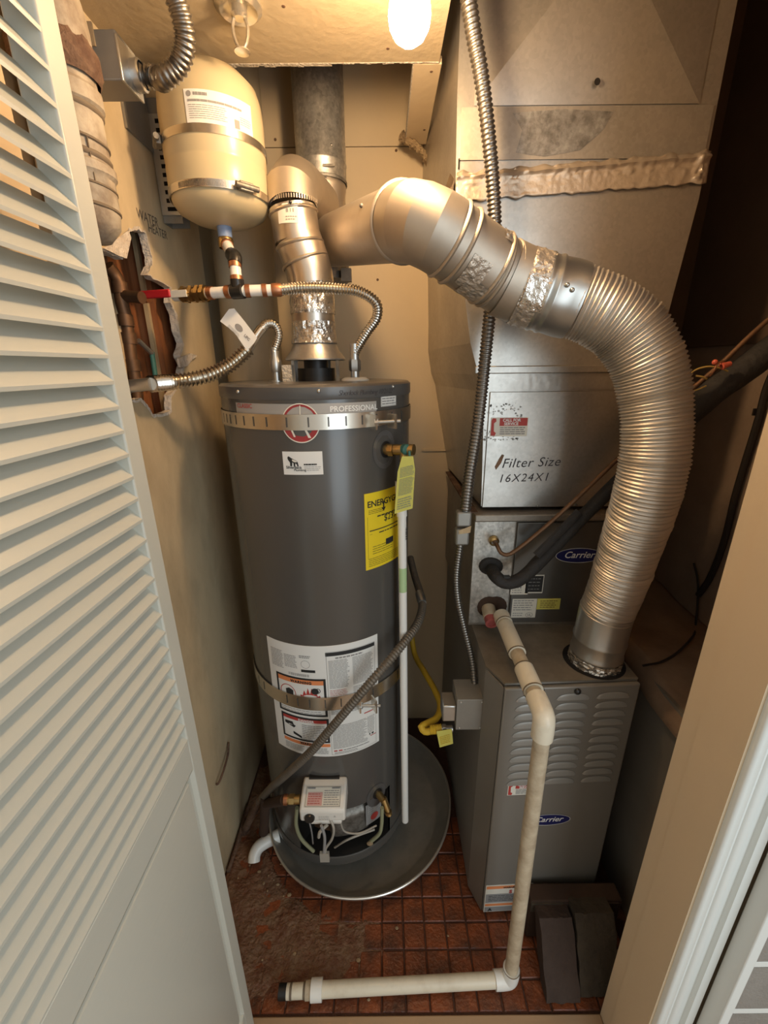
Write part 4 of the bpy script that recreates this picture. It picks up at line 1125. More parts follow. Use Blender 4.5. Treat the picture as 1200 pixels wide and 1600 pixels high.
mp = cylmap(-.194, 1.118, .0525, -.55, H + .295, .001)
st = Print(mp, 1).plate(0, 0, .045, .036, 6).build('size_sticker', 'cream_print', hv)
Print(mp, 1.6).lines(.020, .016, .040, .030, 1, .5).lines(.018,.004,.042,.014,2,.4).build('fine_print', 'ink_grey', st)
mb = MB()
for i in range(26):
    a = -1.3 + 2.6*i/25
    c = V((-.192 + .0535*sin(a), 1.118 - .0535*cos(a), H + .345))
    mb.obox(c, (cos(a), sin(a), 0), (sin(a), -cos(a), 0), (0,0,1), .0025, .0015, .008)
mb.build('crimp', 'vent_metal', hv)
MB().sphere((-.192, 1.063, H + .332), .0035, 8, 6).build('screw', 'black', hv)

# seismic straps
def strap(z0, z1, label, bolt_px, slots, group):
    s = thing('seismic_strap', label, 'strap', (HX, HY, z0), group)
    r = HR + .0035
    MB().lathe([(r - .0012, 0),(r + .0006, 0),(r + .0006, z1 - z0),(r - .0012, z1 - z0)], (HX, HY, z0), (0,0,1), 96).build('band', 'strap_metal', s)
    mp = cylmap(HX, HY, r + .0006, 0, z0, .0006)
    for d in slots:
        x = deg(d) * (r)
        Print(mp, 1).rect(x - .0016, (z1-z0)*.2, x + .0016, (z1-z0)*.82).build('slot', 'heater_grey', s)
    u0, v0, u1, v1 = bolt_px
    t0_, z_ = CYL(u0, v0, HX, HY, HR + .02); t1_, z2_ = CYL(u1, v1, HX, HY, HR + .02)
    a = V((HX + (HR+.019)*sin(t0_), HY - (HR+.019)*cos(t0_), z_)); b = a + V((.055, -.004, .003))
    MB().cyl(a, b, .0038, .0038, 12).build('bolt', 'zinc', s)
    MB().lathe([(.0085,-.004),(.0085,.004)], a + V((.004,0,0)), b - a, 6).build('nut', 'zinc', s)
    for k in (0, .75):
        c = a.lerp(b, k); t_ = atan2(c.x - HX, -(c.y - HY)); n_ = V((sin(t_), -cos(t_), 0))
        MB().obox(c - n_*.006 + V((0,0,0)), V((cos(t_), sin(t_), 0)), n_, (0,0,1), .004, .026, (z1-z0)*.95).build('ear', 'strap_metal', s)
    return s
strap(1.392, 1.424, 'slotted metal strap around the top of the water heater', (586,660,622,656), [-57,-52,-47,-41,-34,-27,-19,-8,3,13,22,31,40,52,62], 'seismic straps on the water heater')
strap(.662, .704, 'slotted metal strap around the lower half of the water heater', (562,1103,596,1090), [-54,-46,-24,-16,-8,2,12,24,34,58,66], 'seismic straps on the water heater')

# drain pan
pan = thing('drain_pan', 'round metal drain pan under the water heater', 'pan', (-.095, 1.118, 0))
PC, PR = V((-.095, 1.118, .0)), .318
MB().lathe([(.0001,.004),(PR-.050,.004),(PR-.040,.010),(PR+.001,.056),(PR+.003,.056),(PR-.038,.006),(PR-.048,.001),(.0001,.001)], PC, (0,0,1), 96).build('basin', 'pan_metal', pan)
MB().lathe([(PR-.001,.054),(PR-.001,.0575),(PR+.001,.0595),(PR+.004,.0595),(PR+.006,.0575),(PR+.006,.053)], PC, (0,0,1), 96, fn=lambda r,h,t: r + .0015*sin(5*t)).build('rolled_rim', 'pan_rim', pan)
# white elbow at the pan outlet
tA = PZ(433, 1306, .040)
dr = V((tA.x - PC.x, tA.y - PC.y, 0)).normalized(); pe = PC + dr * PR + V((0,0,.036))
MB().sweep([pe - dr*.01, pe + dr*.02, pe + dr*.042 + V((-.003,-.006,-.004)), pe + dr*.050 + V((-.004,-.018,-.014)), pe + dr*.050 + V((-.004,-.03,-.026))], .019, 20, 24).build('outlet_elbow', 'pvc_clean', pan, label='white plastic outlet elbow')
MB().cyl(pe - dr*.022, pe - dr*.004, .021, .021, 20).build('outlet_nut', 'pvc_clean', pan)

# ================================================================== PIPES, TANK, WIRING
# ---- expansion tank on its strut
TX, TY, TR = -.350, 1.10, .103
et = thing('expansion_tank', 'cream expansion tank strapped high on the left wall', 'expansion tank', (TX, TY, H + .295))
prof = [(.0001,.0),(.03,.001),(.065,.009),(.09,.022),(.099,.036),(TR,.050),(TR,.095),(TR-.001,.098),(TR-.001,.103),(TR,.106),(TR,.19),(.101,.215),(.094,.238),(.072,.259),(.04,.270),(.0001,.273)]
MB().lathe(prof, (TX, TY, H + .297), (0,0,1), 64).build('shell', 'tank_cream', et, sharp=50)
mp = cylmap(TX, TY, TR, radians(-8), H + .437, .0008)
lb = Print(mp, 1).plate(0, 0, radians(72)*TR, .053).build('label', 'white_print', et, label='white printed label')
Print(mp, 1.5).ellipse(.009,.046,.0045,.0045,18).lines(.017, .042, .042, .050, 1, .6, 0, .03).lines(.006, .033, .105, .039, 1, .6, 0, .05).lines(.006,.008,.075,.031,7,.3).lines(.10,.012,.125,.026,4,.3).rect(.088,.004,.098,.018).build('fine_print', 'ink_grey', lb)
def clamp(z, name_, a_b, h=.014, m_='strap_metal'):
    r = TR + .001
    bnd = MB().lathe([(r-.001,0),(r+.001,0),(r+.001,h),(r-.001,h)], (TX, TY, z), (0,0,1), 64).build('clamp_band', m_, et)
    c = V((TX + (r+.006)*sin(a_b), TY - (r+.006)*cos(a_b), z + h/2))
    t_, n_ = V((cos(a_b), sin(a_b), 0)), V((sin(a_b), -cos(a_b), 0))
    MB().obox(c, t_, n_, (0,0,1), .030, .011, h*1.2).build('buckle', 'galv_rust', bnd, bevel=.002)
    MB().cyl(c + n_*.004 - t_*.024, c + n_*.004 + t_*.026, .0055, .0055, 12).build('clamp_screw', 'galv_rust', bnd)
    return bnd
clamp(H + .425, 'upper', radians(-62))
bnd = clamp(H + .338, 'lower', radians(45))
mp = cylmap(TX, TY, TR + .002, radians(-30), H + .338, .0006)
mb = Print(mp, 1)
for i in range(34): mb.rect(.003*i, .002, .003*i + .0012, .012, 1)
mb.build('worm_slots', 'galv_rust', bnd)
sc_ = thing('strut_channel', 'slotted steel strut holding the cream tank to the wall', 'bracket', (-.49, 1.18, H + .325))
MB().box((-.513, 1.170, H + .325), (-.510, 1.212, H + .56)).box((-.510, 1.170, H + .325), (-.468, 1.173, H + .56)).box((-.510, 1.209, H + .325), (-.468, 1.212, H + .56)).build('channel', 'box_grey', sc_)
mb = MB().box((-.512, 1.165, H + .340), (-.466, 1.170, H + .53)); mb.build('flange', 'zinc', sc_)
fy_ = 1.1642
for i in range(11):
    z = H + .348 + i * .0165
    MB().box((-.497, fy_, z), (-.475, fy_ + .0008, z + .008)).build('slot', 'gap_shade', sc_)
MB().box((-.514, 1.06, H + .46), (-.509, 1.165, H + .575)).build('back_plate', 'box_grey', sc_)

# ---- cold water line: valve, white-coated copper, tee, riser to the tank
TE = PY(372, 455, 1.02)
cw_ = thing('cold_water_line', 'white banded copper water line with red valve handle below the tank', 'water pipe', TE)
w0 = PX(214, 466, WALL_X - .05); w1 = PX(275, 461, -.44)
axd = (TE - w0).normalized()
def along(u, v=None):  # point on the run at pixel column u
    lo, hi = 0.0, 1.6
    for _ in range(40):
        m = (lo + hi) / 2; p = w0 + (TE - w0) * m
        c_ = CAM_R.transposed() @ (p - V((0, 0, H))); a = -c_.x / c_.z * FPX + 600
        if a < u: lo = m
        else: hi = m
    return w0 + (TE - w0) * lo
MB().cyl(w0, along(232), .0115, .0115, 14).build('stub_pipe', 'copper', cw_)
MB().cyl(along(272), along(300), .012, .012, 14).build('valve_neck', 'cream_print', cw_)
vb_ = MB().cyl(along(284), along(324), .0145, .0145, 16)
for u in (290, 302, 312, 320): vb_.lathe([(.0185,-.004),(.0185,.004)], along(u), axd, 6)
vb_.build('ball_valve', 'brass', cw_)
up_ = V((0,0,1)); sd_ = axd.cross(up_).normalized()
ha, hb = along(224), along(276)
MB().obox(ha.lerp(hb, .5) + sd_*.020 + V((0,0,.002)), axd, sd_, up_, (hb-ha).length, .006, .017).build('valve_handle', 'red_plastic', cw_, label='red lever handle', bevel=.003)
MB().obox(hb.lerp(along(300), .5) + sd_*.018, axd, sd_, up_, (along(300)-hb).length, .003, .014).build('handle_stem', 'cream_print', cw_)
MB().cyl(along(322), TE, .0115, .0115, 16).build('copper_run', 'pvc_clean', cw_)
for u in (326, 354): MB().cyl(along(u), along(u + 7), .0135, .0135, 16).build('copper_band', 'copper', cw_)
te = MB().cyl(TE - axd*.013, TE + axd*.013, .0155, .0155, 16).cyl(TE, TE + V((0,0,.022)), .0145, .0145, 16).build('tee', 'black_plastic', cw_, label='black tee fitting')
F0 = PY(432, 453, 1.03)
ax2 = (F0 - TE).normalized()
MB().cyl(TE, F0, .0115, .0115, 16).build('copper_run', 'pvc_clean', cw_)
MB().cyl(TE + ax2*.016, TE + ax2*.026, .0135, .0135, 16).build('copper_band', 'copper', cw_)
MB().cyl(F0 - ax2*.030, F0 - ax2*.020, .0135, .0135, 16).build('copper_band', 'copper', cw_)
R1 = PY(367, 412, 1.03); R2 = PY(362, 398, 1.06); R3 = V((TX, TY, H + .268)); R4 = V((TX, TY, H + .30))
MB().cyl(TE + V((0,0,.01)), R1, .0115, .0115, 16).build('riser', 'pvc_clean', cw_)
for k in (.35, .86): 
    p = TE.lerp(R1, k); MB().cyl(p, p + (R1 - TE).normalized()*.010, .0135, .0135, 16).build('copper_band', 'copper', cw_)
MB().sweep([R1, R1 + V((0,.006,.012)), R2], .0145, 14, 10).build('riser_elbow', 'black_plastic', cw_, label='black elbow fitting')
MB().cyl(R2, R3, .0115, .0115, 16).build('riser', 'pvc_clean', cw_)
p = R2.lerp(R3, .70); MB().cyl(p, R3, .0135, .0135, 16).build('copper_band', 'copper', cw_)
MB().lathe([(.016,-.012),(.017,-.006),(.017,.004),(.0145,.010)], R3, (0,0,1), 12).build('brass_union', 'brass', cw_)
MB().cyl(R3 + V((0,0,.009)), R4, .015, .016, 18).build('tank_collar', 'blue_plastic', cw_, label='pale blue plastic collar')

# ---- flexible water connectors
fc = thing('water_connector', 'ribbed steel connector arching from white pipe to the heater', 'water hose', NR + V((0,0,.03)), 'flexible water connectors')
fe = F0 + ax2*.012
MB().lathe([(.0125,0),(.0135,.004),(.0135,.018),(.0115,.022)], F0 - ax2*.010, ax2, 14).build('ferrule', 'copper', fc)
run = [fe, PY(470,450,1.025), PY(520,451,1.03), PY(562,456,1.045), PY(588,474,1.06), PY(589,495,1.075), PY(573,520,1.09), PY(559,543,1.10), NR + V((0,0,.062))]
hose(run, .0105, .0016, .0062, 16).build('ribbed_hose', 'steel_flex', fc, sharp=80)
MB().lathe([(.0105,.070),(.0105,.052),(.0145,.046),(.0145,.026),(.0125,.022)], NR, (0,0,1), 6).cyl(NR + V((0,0,.044)), NR + V((0,0,.085)), .0115, .0105, 16).build('end_nut', 'zinc', fc)
fh = thing('water_connector', 'ribbed steel connector with white tag leaving the broken wall hole', 'water hose', NL + V((0,0,.03)), 'flexible water connectors')
h0_ = PX(178, 606, WALL_X - .03); h1_ = PX(236, 600, -.47)
MB().cyl(h0_, h1_, .0125, .0125, 16).lathe([(.017,0),(.017,.012)], h0_.lerp(h1_, .2), h1_ - h0_, 6).build('union', 'zinc', fh)
run = [h1_, PY(275,596,.97), PY(320,588,1.0), PY(358,571,1.03), PY(388,545,1.05)]
hose(run, .0145, .0024, .0088, 16).build('ribbed_hose', 'steel_flex', fh, sharp=80)
run2 = [PY(385,549,1.048), PY(398,528,1.06), PY(408,514,1.07)]
MB().sweep(run2, .0112, 16, 16).build('smooth_neck', 'steel_flex', fh)
run3 = [PY(407,516,1.07), PY(417,506,1.08), PY(428,507,1.09), PY(435,521,1.098), NL + V((0,0,.070))]
hose(run3, .0102, .0009, .0055, 16).build('ribbed_bend', 'steel_flex', fh, sharp=80)
MB().lathe([(.0105,.078),(.011,.056),(.0145,.048),(.0145,.028),(.0125,.022)], NL, (0,0,1), 16).build('end_nut', 'zinc', fh)
tg = [PY(u, v, 1.035) for u, v in ((344,502),(358,483),(366,482),(383,503),(402,528),(398,535),(386,548),(379,538),(366,519))]
tgo = MB().prism(tg, (0,-.001,0)).build('paper_tag', 'white_print', fh, label='white paper tag')
b_, c_ = tg[0], tg[3]
mp = flatmap(PY(358, 512, 1.0338), (.60, 0, -.62), (.5, 0, .5), .0006)
Print(mp).ellipse(.016, .0155, .010, .0065, 24).lines(-.004,-.002,.03,.006,3,.3).text('UPC', .034, .010, .008, off=.0004).build('black_print', 'ink_grey', tgo)

# ---- relief discharge pipe
d0, d1p = PY(628, 800, .955), PY(633, 1282, .955)
q_ = d0 - d1p
dp = thing('discharge_pipe', 'thin white plastic discharge pipe hanging beside the water heater', 'pipe', d1p)
MB().cyl(d1p, d0, .0105, .0105, 20).build('tube', 'pvc_clean', dp)
MB().cyl(d0 + V((0,0,-.01)), d0 + V((-.004,.0,.075)), .0125, .0125, 18).build('adapter', 'pvc_clean', dp)
a_, b_ = d1p.lerp(d0, .925), d1p.lerp(d0, .79)
e_, f_ = d1p.lerp(d0, .86), d1p.lerp(d0, .795)
MB().lathe([(.0107,0),(.0107,(e_-f_).length)], f_, e_-f_, 20, -2.6, .3).build('green_stripe', 'green_print', dp)
mp = flatmap(d1p.lerp(d0,.935) + V((.0075,-.0085,.03)), (0,0,-1), (1,.8,0), .0012)
mb = Print(mp)
for i in range(11): mb.rect(.003*i, 0, .003*i + random.choice((.001,.002)), .006, 1)
mb.build('barcode', 'ink', dp)

# ---- corner vent and old soil pipe
cv = MB().cyl((-.405, 1.425, .0), (-.405, 1.425, TOP_C), .086, .086, 48)
cv.build('corner_vent', 'vent_cream', label='thick cream painted vent pipe in the back left corner', cat='pipe')
sp = thing('soil_pipe', 'old flaking painted soil pipe at the upper left wall', 'pipe', (-.455, .775, H + .2))
cxp, cyp = -.458, .775
MB().lathe([(.0001,-.036),(.028,-.03),(.044,-.012),(.047,.01),(.047,.05),(.051,.055),(.051,.066),(.046,.07),(.046,.135),(.0505,.14),(.0505,.158),(.046,.163),(.046,.185)], (cxp, cyp, H + .222), (0,0,1), 32, fn=lambda r,h,t: r + .0012*noise.noise(V((cos(t)*3, sin(t)*3, h*30)))).build('lower_length', 'pipe_paint', sp)
MB().lathe([(.050,0),(.055,.008),(.056,.03),(.048,.045)], (cxp, cyp, H + .392), (0,0,1), 32, fn=lambda r,h,t: r + .004*noise.noise(V((cos(t)*5, sin(t)*5, h*60)))).build('rusty_joint', 'rust_brown', sp, label='rusty brown joint')
MB().sweep([(cxp, cyp, H + .415), (cxp + .004, cyp - .004, H + .45), (cxp - .002, cyp - .025, H + .51), (cxp - .014, cyp - .055, H + .578)], .047, 28, 16).build('upper_bend', 'pipe_paint', sp)
for zz_, rr, hh in ((.235,.0478,.003),(.262,.0478,.0025),(.300,.0478,.004),(.318,.0478,.0025),(.358,.0476,.004)):
    MB().lathe([(rr - .001, -hh), (rr + .0008, -hh * .4), (rr + .0008, hh * .4), (rr - .001, hh)], (cxp, cyp, H + zz_), (.06, .04, 1), 32).build('paint_seam', 'cement_ring', sp)
for a_ in (-.25, .35):
    MB().box((cxp + .0472 * sin(a_ + .6) - .001, cyp - .0468 * cos(a_ + .6) - .001, H + .262), (cxp + .0472 * sin(a_ + .6) + .001, cyp - .0468 * cos(a_ + .6) + .001, H + .318)).build('paint_seam', 'cement_ring', sp)
MB().box((-.514, .80, H + .19), (-.502, .853, H + .40)).build('wall_batten', 'wood_pale', label='narrow pale wooden batten behind the old soil pipe', cat='batten')

# ---- junction box and conduit under the ceiling on the left
b1, b2 = PX(192, 125, -.40), PX(221, 156, -.40)
jz0, jz1 = b1.z, H + .487
jy0, jy1 = b1.y, b1.y + .058
jb = thing('junction_box', 'grey metal junction box under the ceiling beside the soil pipe', 'junction box', (-.45, (jy0+jy1)/2, jz0))
MB().box((-.513, jy0, jz0), (-.40, jy1, jz1)).build('body', 'box_grey', jb, bevel=.002)
MB().box((-.402, jy0 - .001, jz0 - .001), (-.3985, jy1 + .004, jz1 - .006)).build('cover', 'zinc', jb, bevel=.001)
MB().box((-.452, jy0 - .003, jz0 + .040), (-.432, jy0, jz0 + .068)).build('tab', 'wood_pale', jb)
cs = PX(215, 119, -.395)
MB().lathe([(.021,0),(.021,.012),(.018,.014)], cs + V((-.004,0,0)), (1,0,.05), 20).build('conduit_fitting', 'zinc', jb)
cz_h = thing('conduit', 'thick ribbed conduit bending up from the ceiling junction box', 'conduit', cs)
run = [cs, cs + V((.03,.002,-.001)), PY(255,122,.86), PY(280,100,.855), PY(289,62,.845), PY(283,25,.835), PY(268,-20,.825), PY(258,-60,.82)]
run.append(V((run[-1].x + .004, run[-1].y - .012, LOW_C + .008)))
hose(run, .0148, .0016, .0072, 18).build('ribbed_sleeve', 'conduit', cz_h, sharp=80)

# ---- conduits along the plenum, coupling, box on the furnace side
cd = thing('conduit', 'ribbed metal conduit hanging down the front of the plenum', 'conduit', (.21, 1.0, H - .02))
run = [V((.17, .95, TOP_C - .01)), V((.172, .952, H + .85)), PY(730,-40,.955), PY(738,40,.96), PY(752,120,.966), PY(764,220,.975), PY(772,320,.988), PY(773,400,.994), PY(766,480,.99), PY(757,570,.985), PY(747,660,.98), PY(733,745,.978), PY(727,797,.978)]
hose(run, .0128, .0016, .0078, 16).build('ribbed_sleeve', 'conduit', cd, sharp=80)
cpn = PY(723, 823, .978)
cp_ = thing('conduit_coupling', 'small grey coupling joining thick and thin conduit', 'coupling', cpn - V((0,0,.04)))
MB().box(tuple(cpn + V((-.018,-.014,.004))), tuple(cpn + V((.018,.014,.042)))).build('body', 'box_grey', cp_, bevel=.005)
MB().box(tuple(cpn + V((-.018,-.014,-.045))), tuple(cpn + V((.015,.014,-.002)))).build('body', 'box_grey', cp_, bevel=.005)
pA = cpn + V((-.012,-.0155,-.004)); 
MB().prism([pA, pA + V((.03,0,.012)), pA + V((.028,0,-.006)), pA + V((.0,0,-.010))], (0,.001,0)).build('tape_scrap', 'wood_pale', cp_)
JB = V((.214, .895, H - .905))
cd2 = thing('conduit', 'thin ribbed conduit running down to the furnace side box', 'conduit', JB + V((.02,0,.09)))
run = [cpn + V((-.004,0,-.044)), PY(713,900,.978), PY(715,935,.975), PY(726,985,.965), PY(738,1035,.945), PY(742,1075,.915)]
hose(run, .0082, .0012, .0072, 14).build('ribbed_sleeve', 'conduit', cd2, sharp=80)
jf = thing('junction_box', 'grey steel box mounted on the left side of the furnace', 'junction box', JB)
bx0 = PY(712, 1138, .862); bx1 = PY(750, 1092, .862)
MB().box((bx0.x, .862, bx0.z), (.251, .935, bx1.z)).build('body', 'box_grey', jf, bevel=.002)
MB().box((bx0.x - .001, .858, bx0.z - .001), (.2525, .8625, bx1.z + .001)).build('cover', 'box_grey', jf, bevel=.001)
for dx, dz in ((.008,.006),(-.008,.006),(.008,-.006),(-.008,-.006)):
    MB().sphere(((.251 if dx < 0 else bx0.x) + dx, .857, (bx0.z if dz > 0 else bx1.z) + dz), .0025, 8, 5).build('screw', 'zinc', jf)
pS = PY(702, 1110, .875)
MB().box((bx0.x - .034, .868, pS.z - .030), (bx0.x, .920, pS.z + .020)).build('side_switch', 'zinc', jf, bevel=.003)
MB().lathe([(.011,0),(.011,.018)], PY(742,1078,.905) + V((0,0,-.012)), (0,0,1), 16).build('conduit_fitting', 'zinc', jf)

# ---- yellow gas line with tag
gy = thing('gas_line', 'yellow coated gas line hooking into the furnace side', 'gas line', PY(690, 1140, .93))
run = [PY(642,985,1.30), PY(648,1022,1.24), PY(662,1048,1.15), PY(680,1080,1.06), PY(688,1104,1.0), PY(682,1122,.96), PY(668,1130,.94), PY(658,1136,.925), PY(664,1143,.915), PY(676,1141,.91)]
MB().sweep(run, .0095, 14, 60).build('tube', 'gas_yellow', gy)
e0_ = PY(672,1140,.912); e1_ = PY(690,1139,.912)
hose([e0_, e1_], .0125, .0012, .005, 16).build('ribbed_end', 'gas_yellow', gy, sharp=80)
MB().cyl(e1_, e1_ + V((.03,0,.001)), .0095, .0095, 14).lathe([(.013,0),(.013,.010)], e1_ + V((.002,0,0)), (1,0,0), 6).build('nut', 'zinc', gy)
tg = [PY(u, v, .895) for u, v in ((682,1143),(706,1139),(708,1162),(687,1168))]
t_ = MB().prism(tg, (0,.0012,0)).build('tag', 'tag_yellow', gy, label='yellow plastic tag')
mp = flatmap(tg[3] + V((.004,-.0006,.006)), tg[2]-tg[3], tg[0]-tg[3], .0006)
Print(mp).lines(0, .004, .030, .034, 5, .4).build('print', 'gas_yellow', t_)

# ---- brown gas hose across the heater
gh = thing('gas_hose', 'brown ribbed gas hose slung diagonally across the water heater', 'gas hose', PY(395, 1272, .99))
run = [PY(641,872,1.33), PY(648,900,1.24), PY(656,925,1.15), PY(660,945,1.07), PY(652,975,.985), PY(628,1008,.915), PY(598,1044,.865), PY(560,1088,.846), PY(520,1135,.842), PY(488,1172,.848), PY(455,1203,.868), PY(425,1230,.905), PY(405,1252,.955)]
hose(run, .0105, .0014, .0082, 14).build('ribbed_sleeve', 'gas_hose', gh, sharp=80)
p = PY(657, 935, 1.10)
MB().sweep([PY(655,927,1.13), PY(657,935,1.10), PY(660,943,1.075)], .0125, 12, 10).build('coupling_band', 'zinc', gh)
run = [PY(409,1247,.945), PY(398,1265,.985), PY(386,1290,1.02), PY(378,1310,1.03)]
MB().sweep(run, .012, 14, 20).build('end_pipe', 'rust_brown', gh)
gp = MB().cyl(gl + V((-.030,0,-.001)), PY(415, 1256, .93), .0135, .0135, 16)
gp.cyl(PY(416,1253,.93) + V((0,0,.02)), PY(412,1300,.94), .015, .015, 16)
gp.build('black_gas_pipe', 'cavity_dark', label='black iron gas pipe leading left from the heater control', cat='gas pipe')

# ---- white condensate drain pipe
c0_ = PY(783, 962, .985); c1_ = PY(852, 1118, .668)
cb = PZ(797, 1530, .028)
pc = thing('condensate_pipe', 'white plastic drain pipe from the coil down to the floor', 'drain pipe', cb)
c1_ = V((cb.x + .012, .655, c1_.z))
c1_ = PY(851, 1120, .655)
dA = (c1_ - c0_).normalized()
MB().cyl(c0_, c1_, .0165, .0165, 24).build('sloping_run', 'pvc_dirty', pc)
for k, (s0, s1, r) in enumerate(((.0,.10,.0215),(.13,.45,.0205),(.60,.80,.0215))):
    MB().cyl(c0_.lerp(c1_, s0), c0_.lerp(c1_, s1), r, r, 24).build('coupling', 'pvc', pc)
for s0 in (.10,.45,.60,.80):
    MB().lathe([(.0222,-.002),(.0226,0),(.0222,.002)], c0_.lerp(c1_, s0), dA, 24).build('glue_ring', 'cement_ring', pc)
dn = V((0,0,-1))
MB().sweep([c1_ - dA*.050, c1_ - dA*.022, c1_ + (dn - dA)*.004, c1_ + dn*.022, c1_ + dn*.050], .0215, 24, 20).build('elbow', 'pvc', pc)
MB().cyl(c1_ + dn*.03, cb + V((0,0,.02)), .0165, .0165, 24).build('riser', 'pvc_dirty', pc)
cl_ = PZ(455, 1549, .028); dL = (cl_ - cb).normalized()
upv = (c1_ - cb).normalized()
MB().sweep([cb + upv*.045, cb + upv*.020, cb + (upv + dL)*.004, cb + dL*.020, cb + dL*.040], .0205, 24, 20).build('elbow', 'pvc_clean', pc)
MB().lathe([(.0208,-.0018),(.0214,0),(.0208,.0018)], cb + upv*.045, upv, 24).build('glue_ring', 'cement_ring', pc)
j1 = cb.lerp(cl_, .90)
MB().cyl(cb, j1, .0165, .0165, 24).build('floor_run', 'pvc', pc)
MB().cyl(cb.lerp(cl_, .86), cb.lerp(cl_, .91), .0225, .0225, 24).build('coupling', 'pvc_clean', pc)
MB().cyl(cb.lerp(cl_, .91), cb.lerp(cl_, .935), .0185, .0185, 20).build('adapter', 'pvc_dirty', pc)
MB().cyl(cb.lerp(cl_, .935), cb.lerp(cl_, 1.02), .0155, .0155, 20).build('stub', 'pvc', pc)
for s0 in (.94, 1.0): MB().lathe([(.0158,-.003),(.0165,0),(.0158,.003)], cb.lerp(cl_, s0), dL, 20).build('glue_ring', 'cement_ring', pc)
MB().cyl(cb.lerp(cl_, 1.02), cb.lerp(cl_, 1.055), .016, .016, 16).build('end_cap', 'black', pc)

# ---- refrigerant lines
ls = thing('suction_line', 'thick black foam insulated pipe leaving the coil cabinet', 'insulated pipe', pg)
run = [pg + V((0,-.004,-.004)), PY(776,902,.965), PY(790,911,.955), PY(812,905,.955), PY(850,870,.965), PY(900,818,.97), PY(960,758,.972), PY(1020,700,.965), PY(1075,648,.96), PY(1110,615,.955), PY(1160,580,.95), PY(1205,545,.945), PY(1260,500,.94)]
MB().sweep(run, lambda q, s_: .0165 + .012 * min(1, max(0, (q - .55) * 5)) * (1 - .3 * max(0, (q - .8) * 3)) + .0015 * noise.noise(V((s_ * 18, 0, 0))), 20, 120, fn=lambda q, a: .0012 * noise.noise(V((q * 30, cos(a), sin(a))))).build('foam_sleeve', 'foam_black', ls)
MB().sweep([PY(838,868,.945), PY(868,838,.948), PY(905,800,.955)], .006, 8, 16, flat=2.0).build('foam_flap', 'foam_black', ls)
MB().box(tuple(PY(787,908,.95)), tuple(PY(797,900,.955) + V((0,.006,0)))).build('tape_end', 'black', ls)
ll = thing('liquid_line', 'bare thin copper refrigerant line rising to the right', 'copper pipe', PY(770, 845, cyf))
k0 = PY(771, 843, cyf)
MB().lathe([(.013,0),(.013,.012),(.009,.016)], k0, (0,-1,-.2), 14).build('stub', 'brass', ll)
run = [k0 + V((0,-.006,-.002)), PY(777,853,.975), PY(783,864,.965), PY(793,867,.96), PY(806,860,.96), PY(850,825,.965), PY(905,775,.97), PY(960,722,.975), PY(1030,655,.97), PY(1085,605,.965), PY(1125,570,.96), PY(1175,522,.955), PY(1240,465,.95)]
MB().sweep(run, .0052, 10, 120).build('tube', 'copper_old', ll)
# thermostat wires with a red wire nut
tw_ = thing('control_wires', 'loose yellow and brown control wires with a red connector', 'wires', PY(1110, 580, .93))
MB().sweep([PY(1074,590,.93), PY(1085,579,.92), PY(1105,573,.92), PY(1125,575,.925), PY(1137,580,.93)], .0017, 8, 30).build('wire', 'wire_yellow', tw_)
MB().sweep([PY(1087,587,.925), PY(1098,589,.92), PY(1104,592,.925)], .0019, 8, 16).build('wire', 'wire_yellow', tw_)
MB().sweep([PY(1080,612,.93), PY(1092,608,.92), PY(1103,603,.925)], .0015, 8, 16).build('wire', 'wire_yellow', tw_)
MB().sweep([PY(1109,588,.925), PY(1115,580,.92), PY(1121,568,.92), PY(1131,564,.92)], .0018, 8, 16).build('wire', 'copper', tw_)
MB().lathe([(.0001,0),(.005,.001),(.006,.010),(.0075,.018),(.004,.019)], PY(1142,568,.92), V((-.5,0,-.15)), 12).build('wire_nut', 'nut_red', tw_, label='red wire nut')
MB().sphere(PY(1117,566,.92), .0055, 10, 8).build('wire_nut', 'nut_red', tw_)
# black cord hanging on the right wall
crd = thing('cord', 'black cord drooping down the dark wall on the right', 'cord', PX(1090, 945, .985))
run = [PX(1230,540,.985), PX(1200,600,.985), PX(1185,655,.985), PX(1165,720,.985), PX(1150,770,.985), PX(1130,850,.985), PX(1108,905,.985), PX(1091,930,.985)]
MB().sweep(run, .0085, 8, 60).build('cable', 'cord_black', crd)
run = [PX(1084,880,.985), PX(1090,905,.985), PX(1090,940,.985), PX(1087,975,.97), PY(1078,1000,.985), PY(1058,1020,.955), PY(1034,1034,.92), PY(1005,1040,.89)]
MB().sweep(run, .0032, 8, 60).build('thin_wire', 'cord_black', crd)
MB().box(tuple(PX(1183,647,.985) + V((-.01,0,-.004))), tuple(PX(1192,643,.985) + V((.012,.02,.006)))).build('clip', 'cord_black', crd)

# ---- pipes inside the wall cavity
op = thing('cavity_pipe', 'old dull copper pipe with fittings inside the broken wall hole', 'pipe', PX(205, 590, -.585))
MB().sweep([PX(168,415,-.595), PX(180,430,-.59), PX(187,445,-.585), PX(190,470,-.585), PX(197,500,-.585), PX(205,560,-.585), PX(212,600,-.585), PX(216,640,-.585)], .0135, 14, 50).build('riser', 'copper_old', op)
for u, v in ((186,441),(195,492),(200,520),(206,562)):
    a, b = PX(u, v, -.585), PX(u + 3, v + 18, -.585)
    MB().cyl(a, b, .0165, .0165, 14).build('fitting', 'copper_old', op)
MB().cyl(PX(190,462,-.585), PX(222,465,-.53), .0125, .0125, 14).build('branch', 'copper_old', op)
MB().cyl(PX(216,532,-.57), PX(237,552,-.565), .006, .006, 10).build('small_valve', 'zinc', op)
MB().cyl(PX(237,550,-.565), PX(243,590,-.565), .006, .006, 10).build('valve_handle', 'tag_green', op)
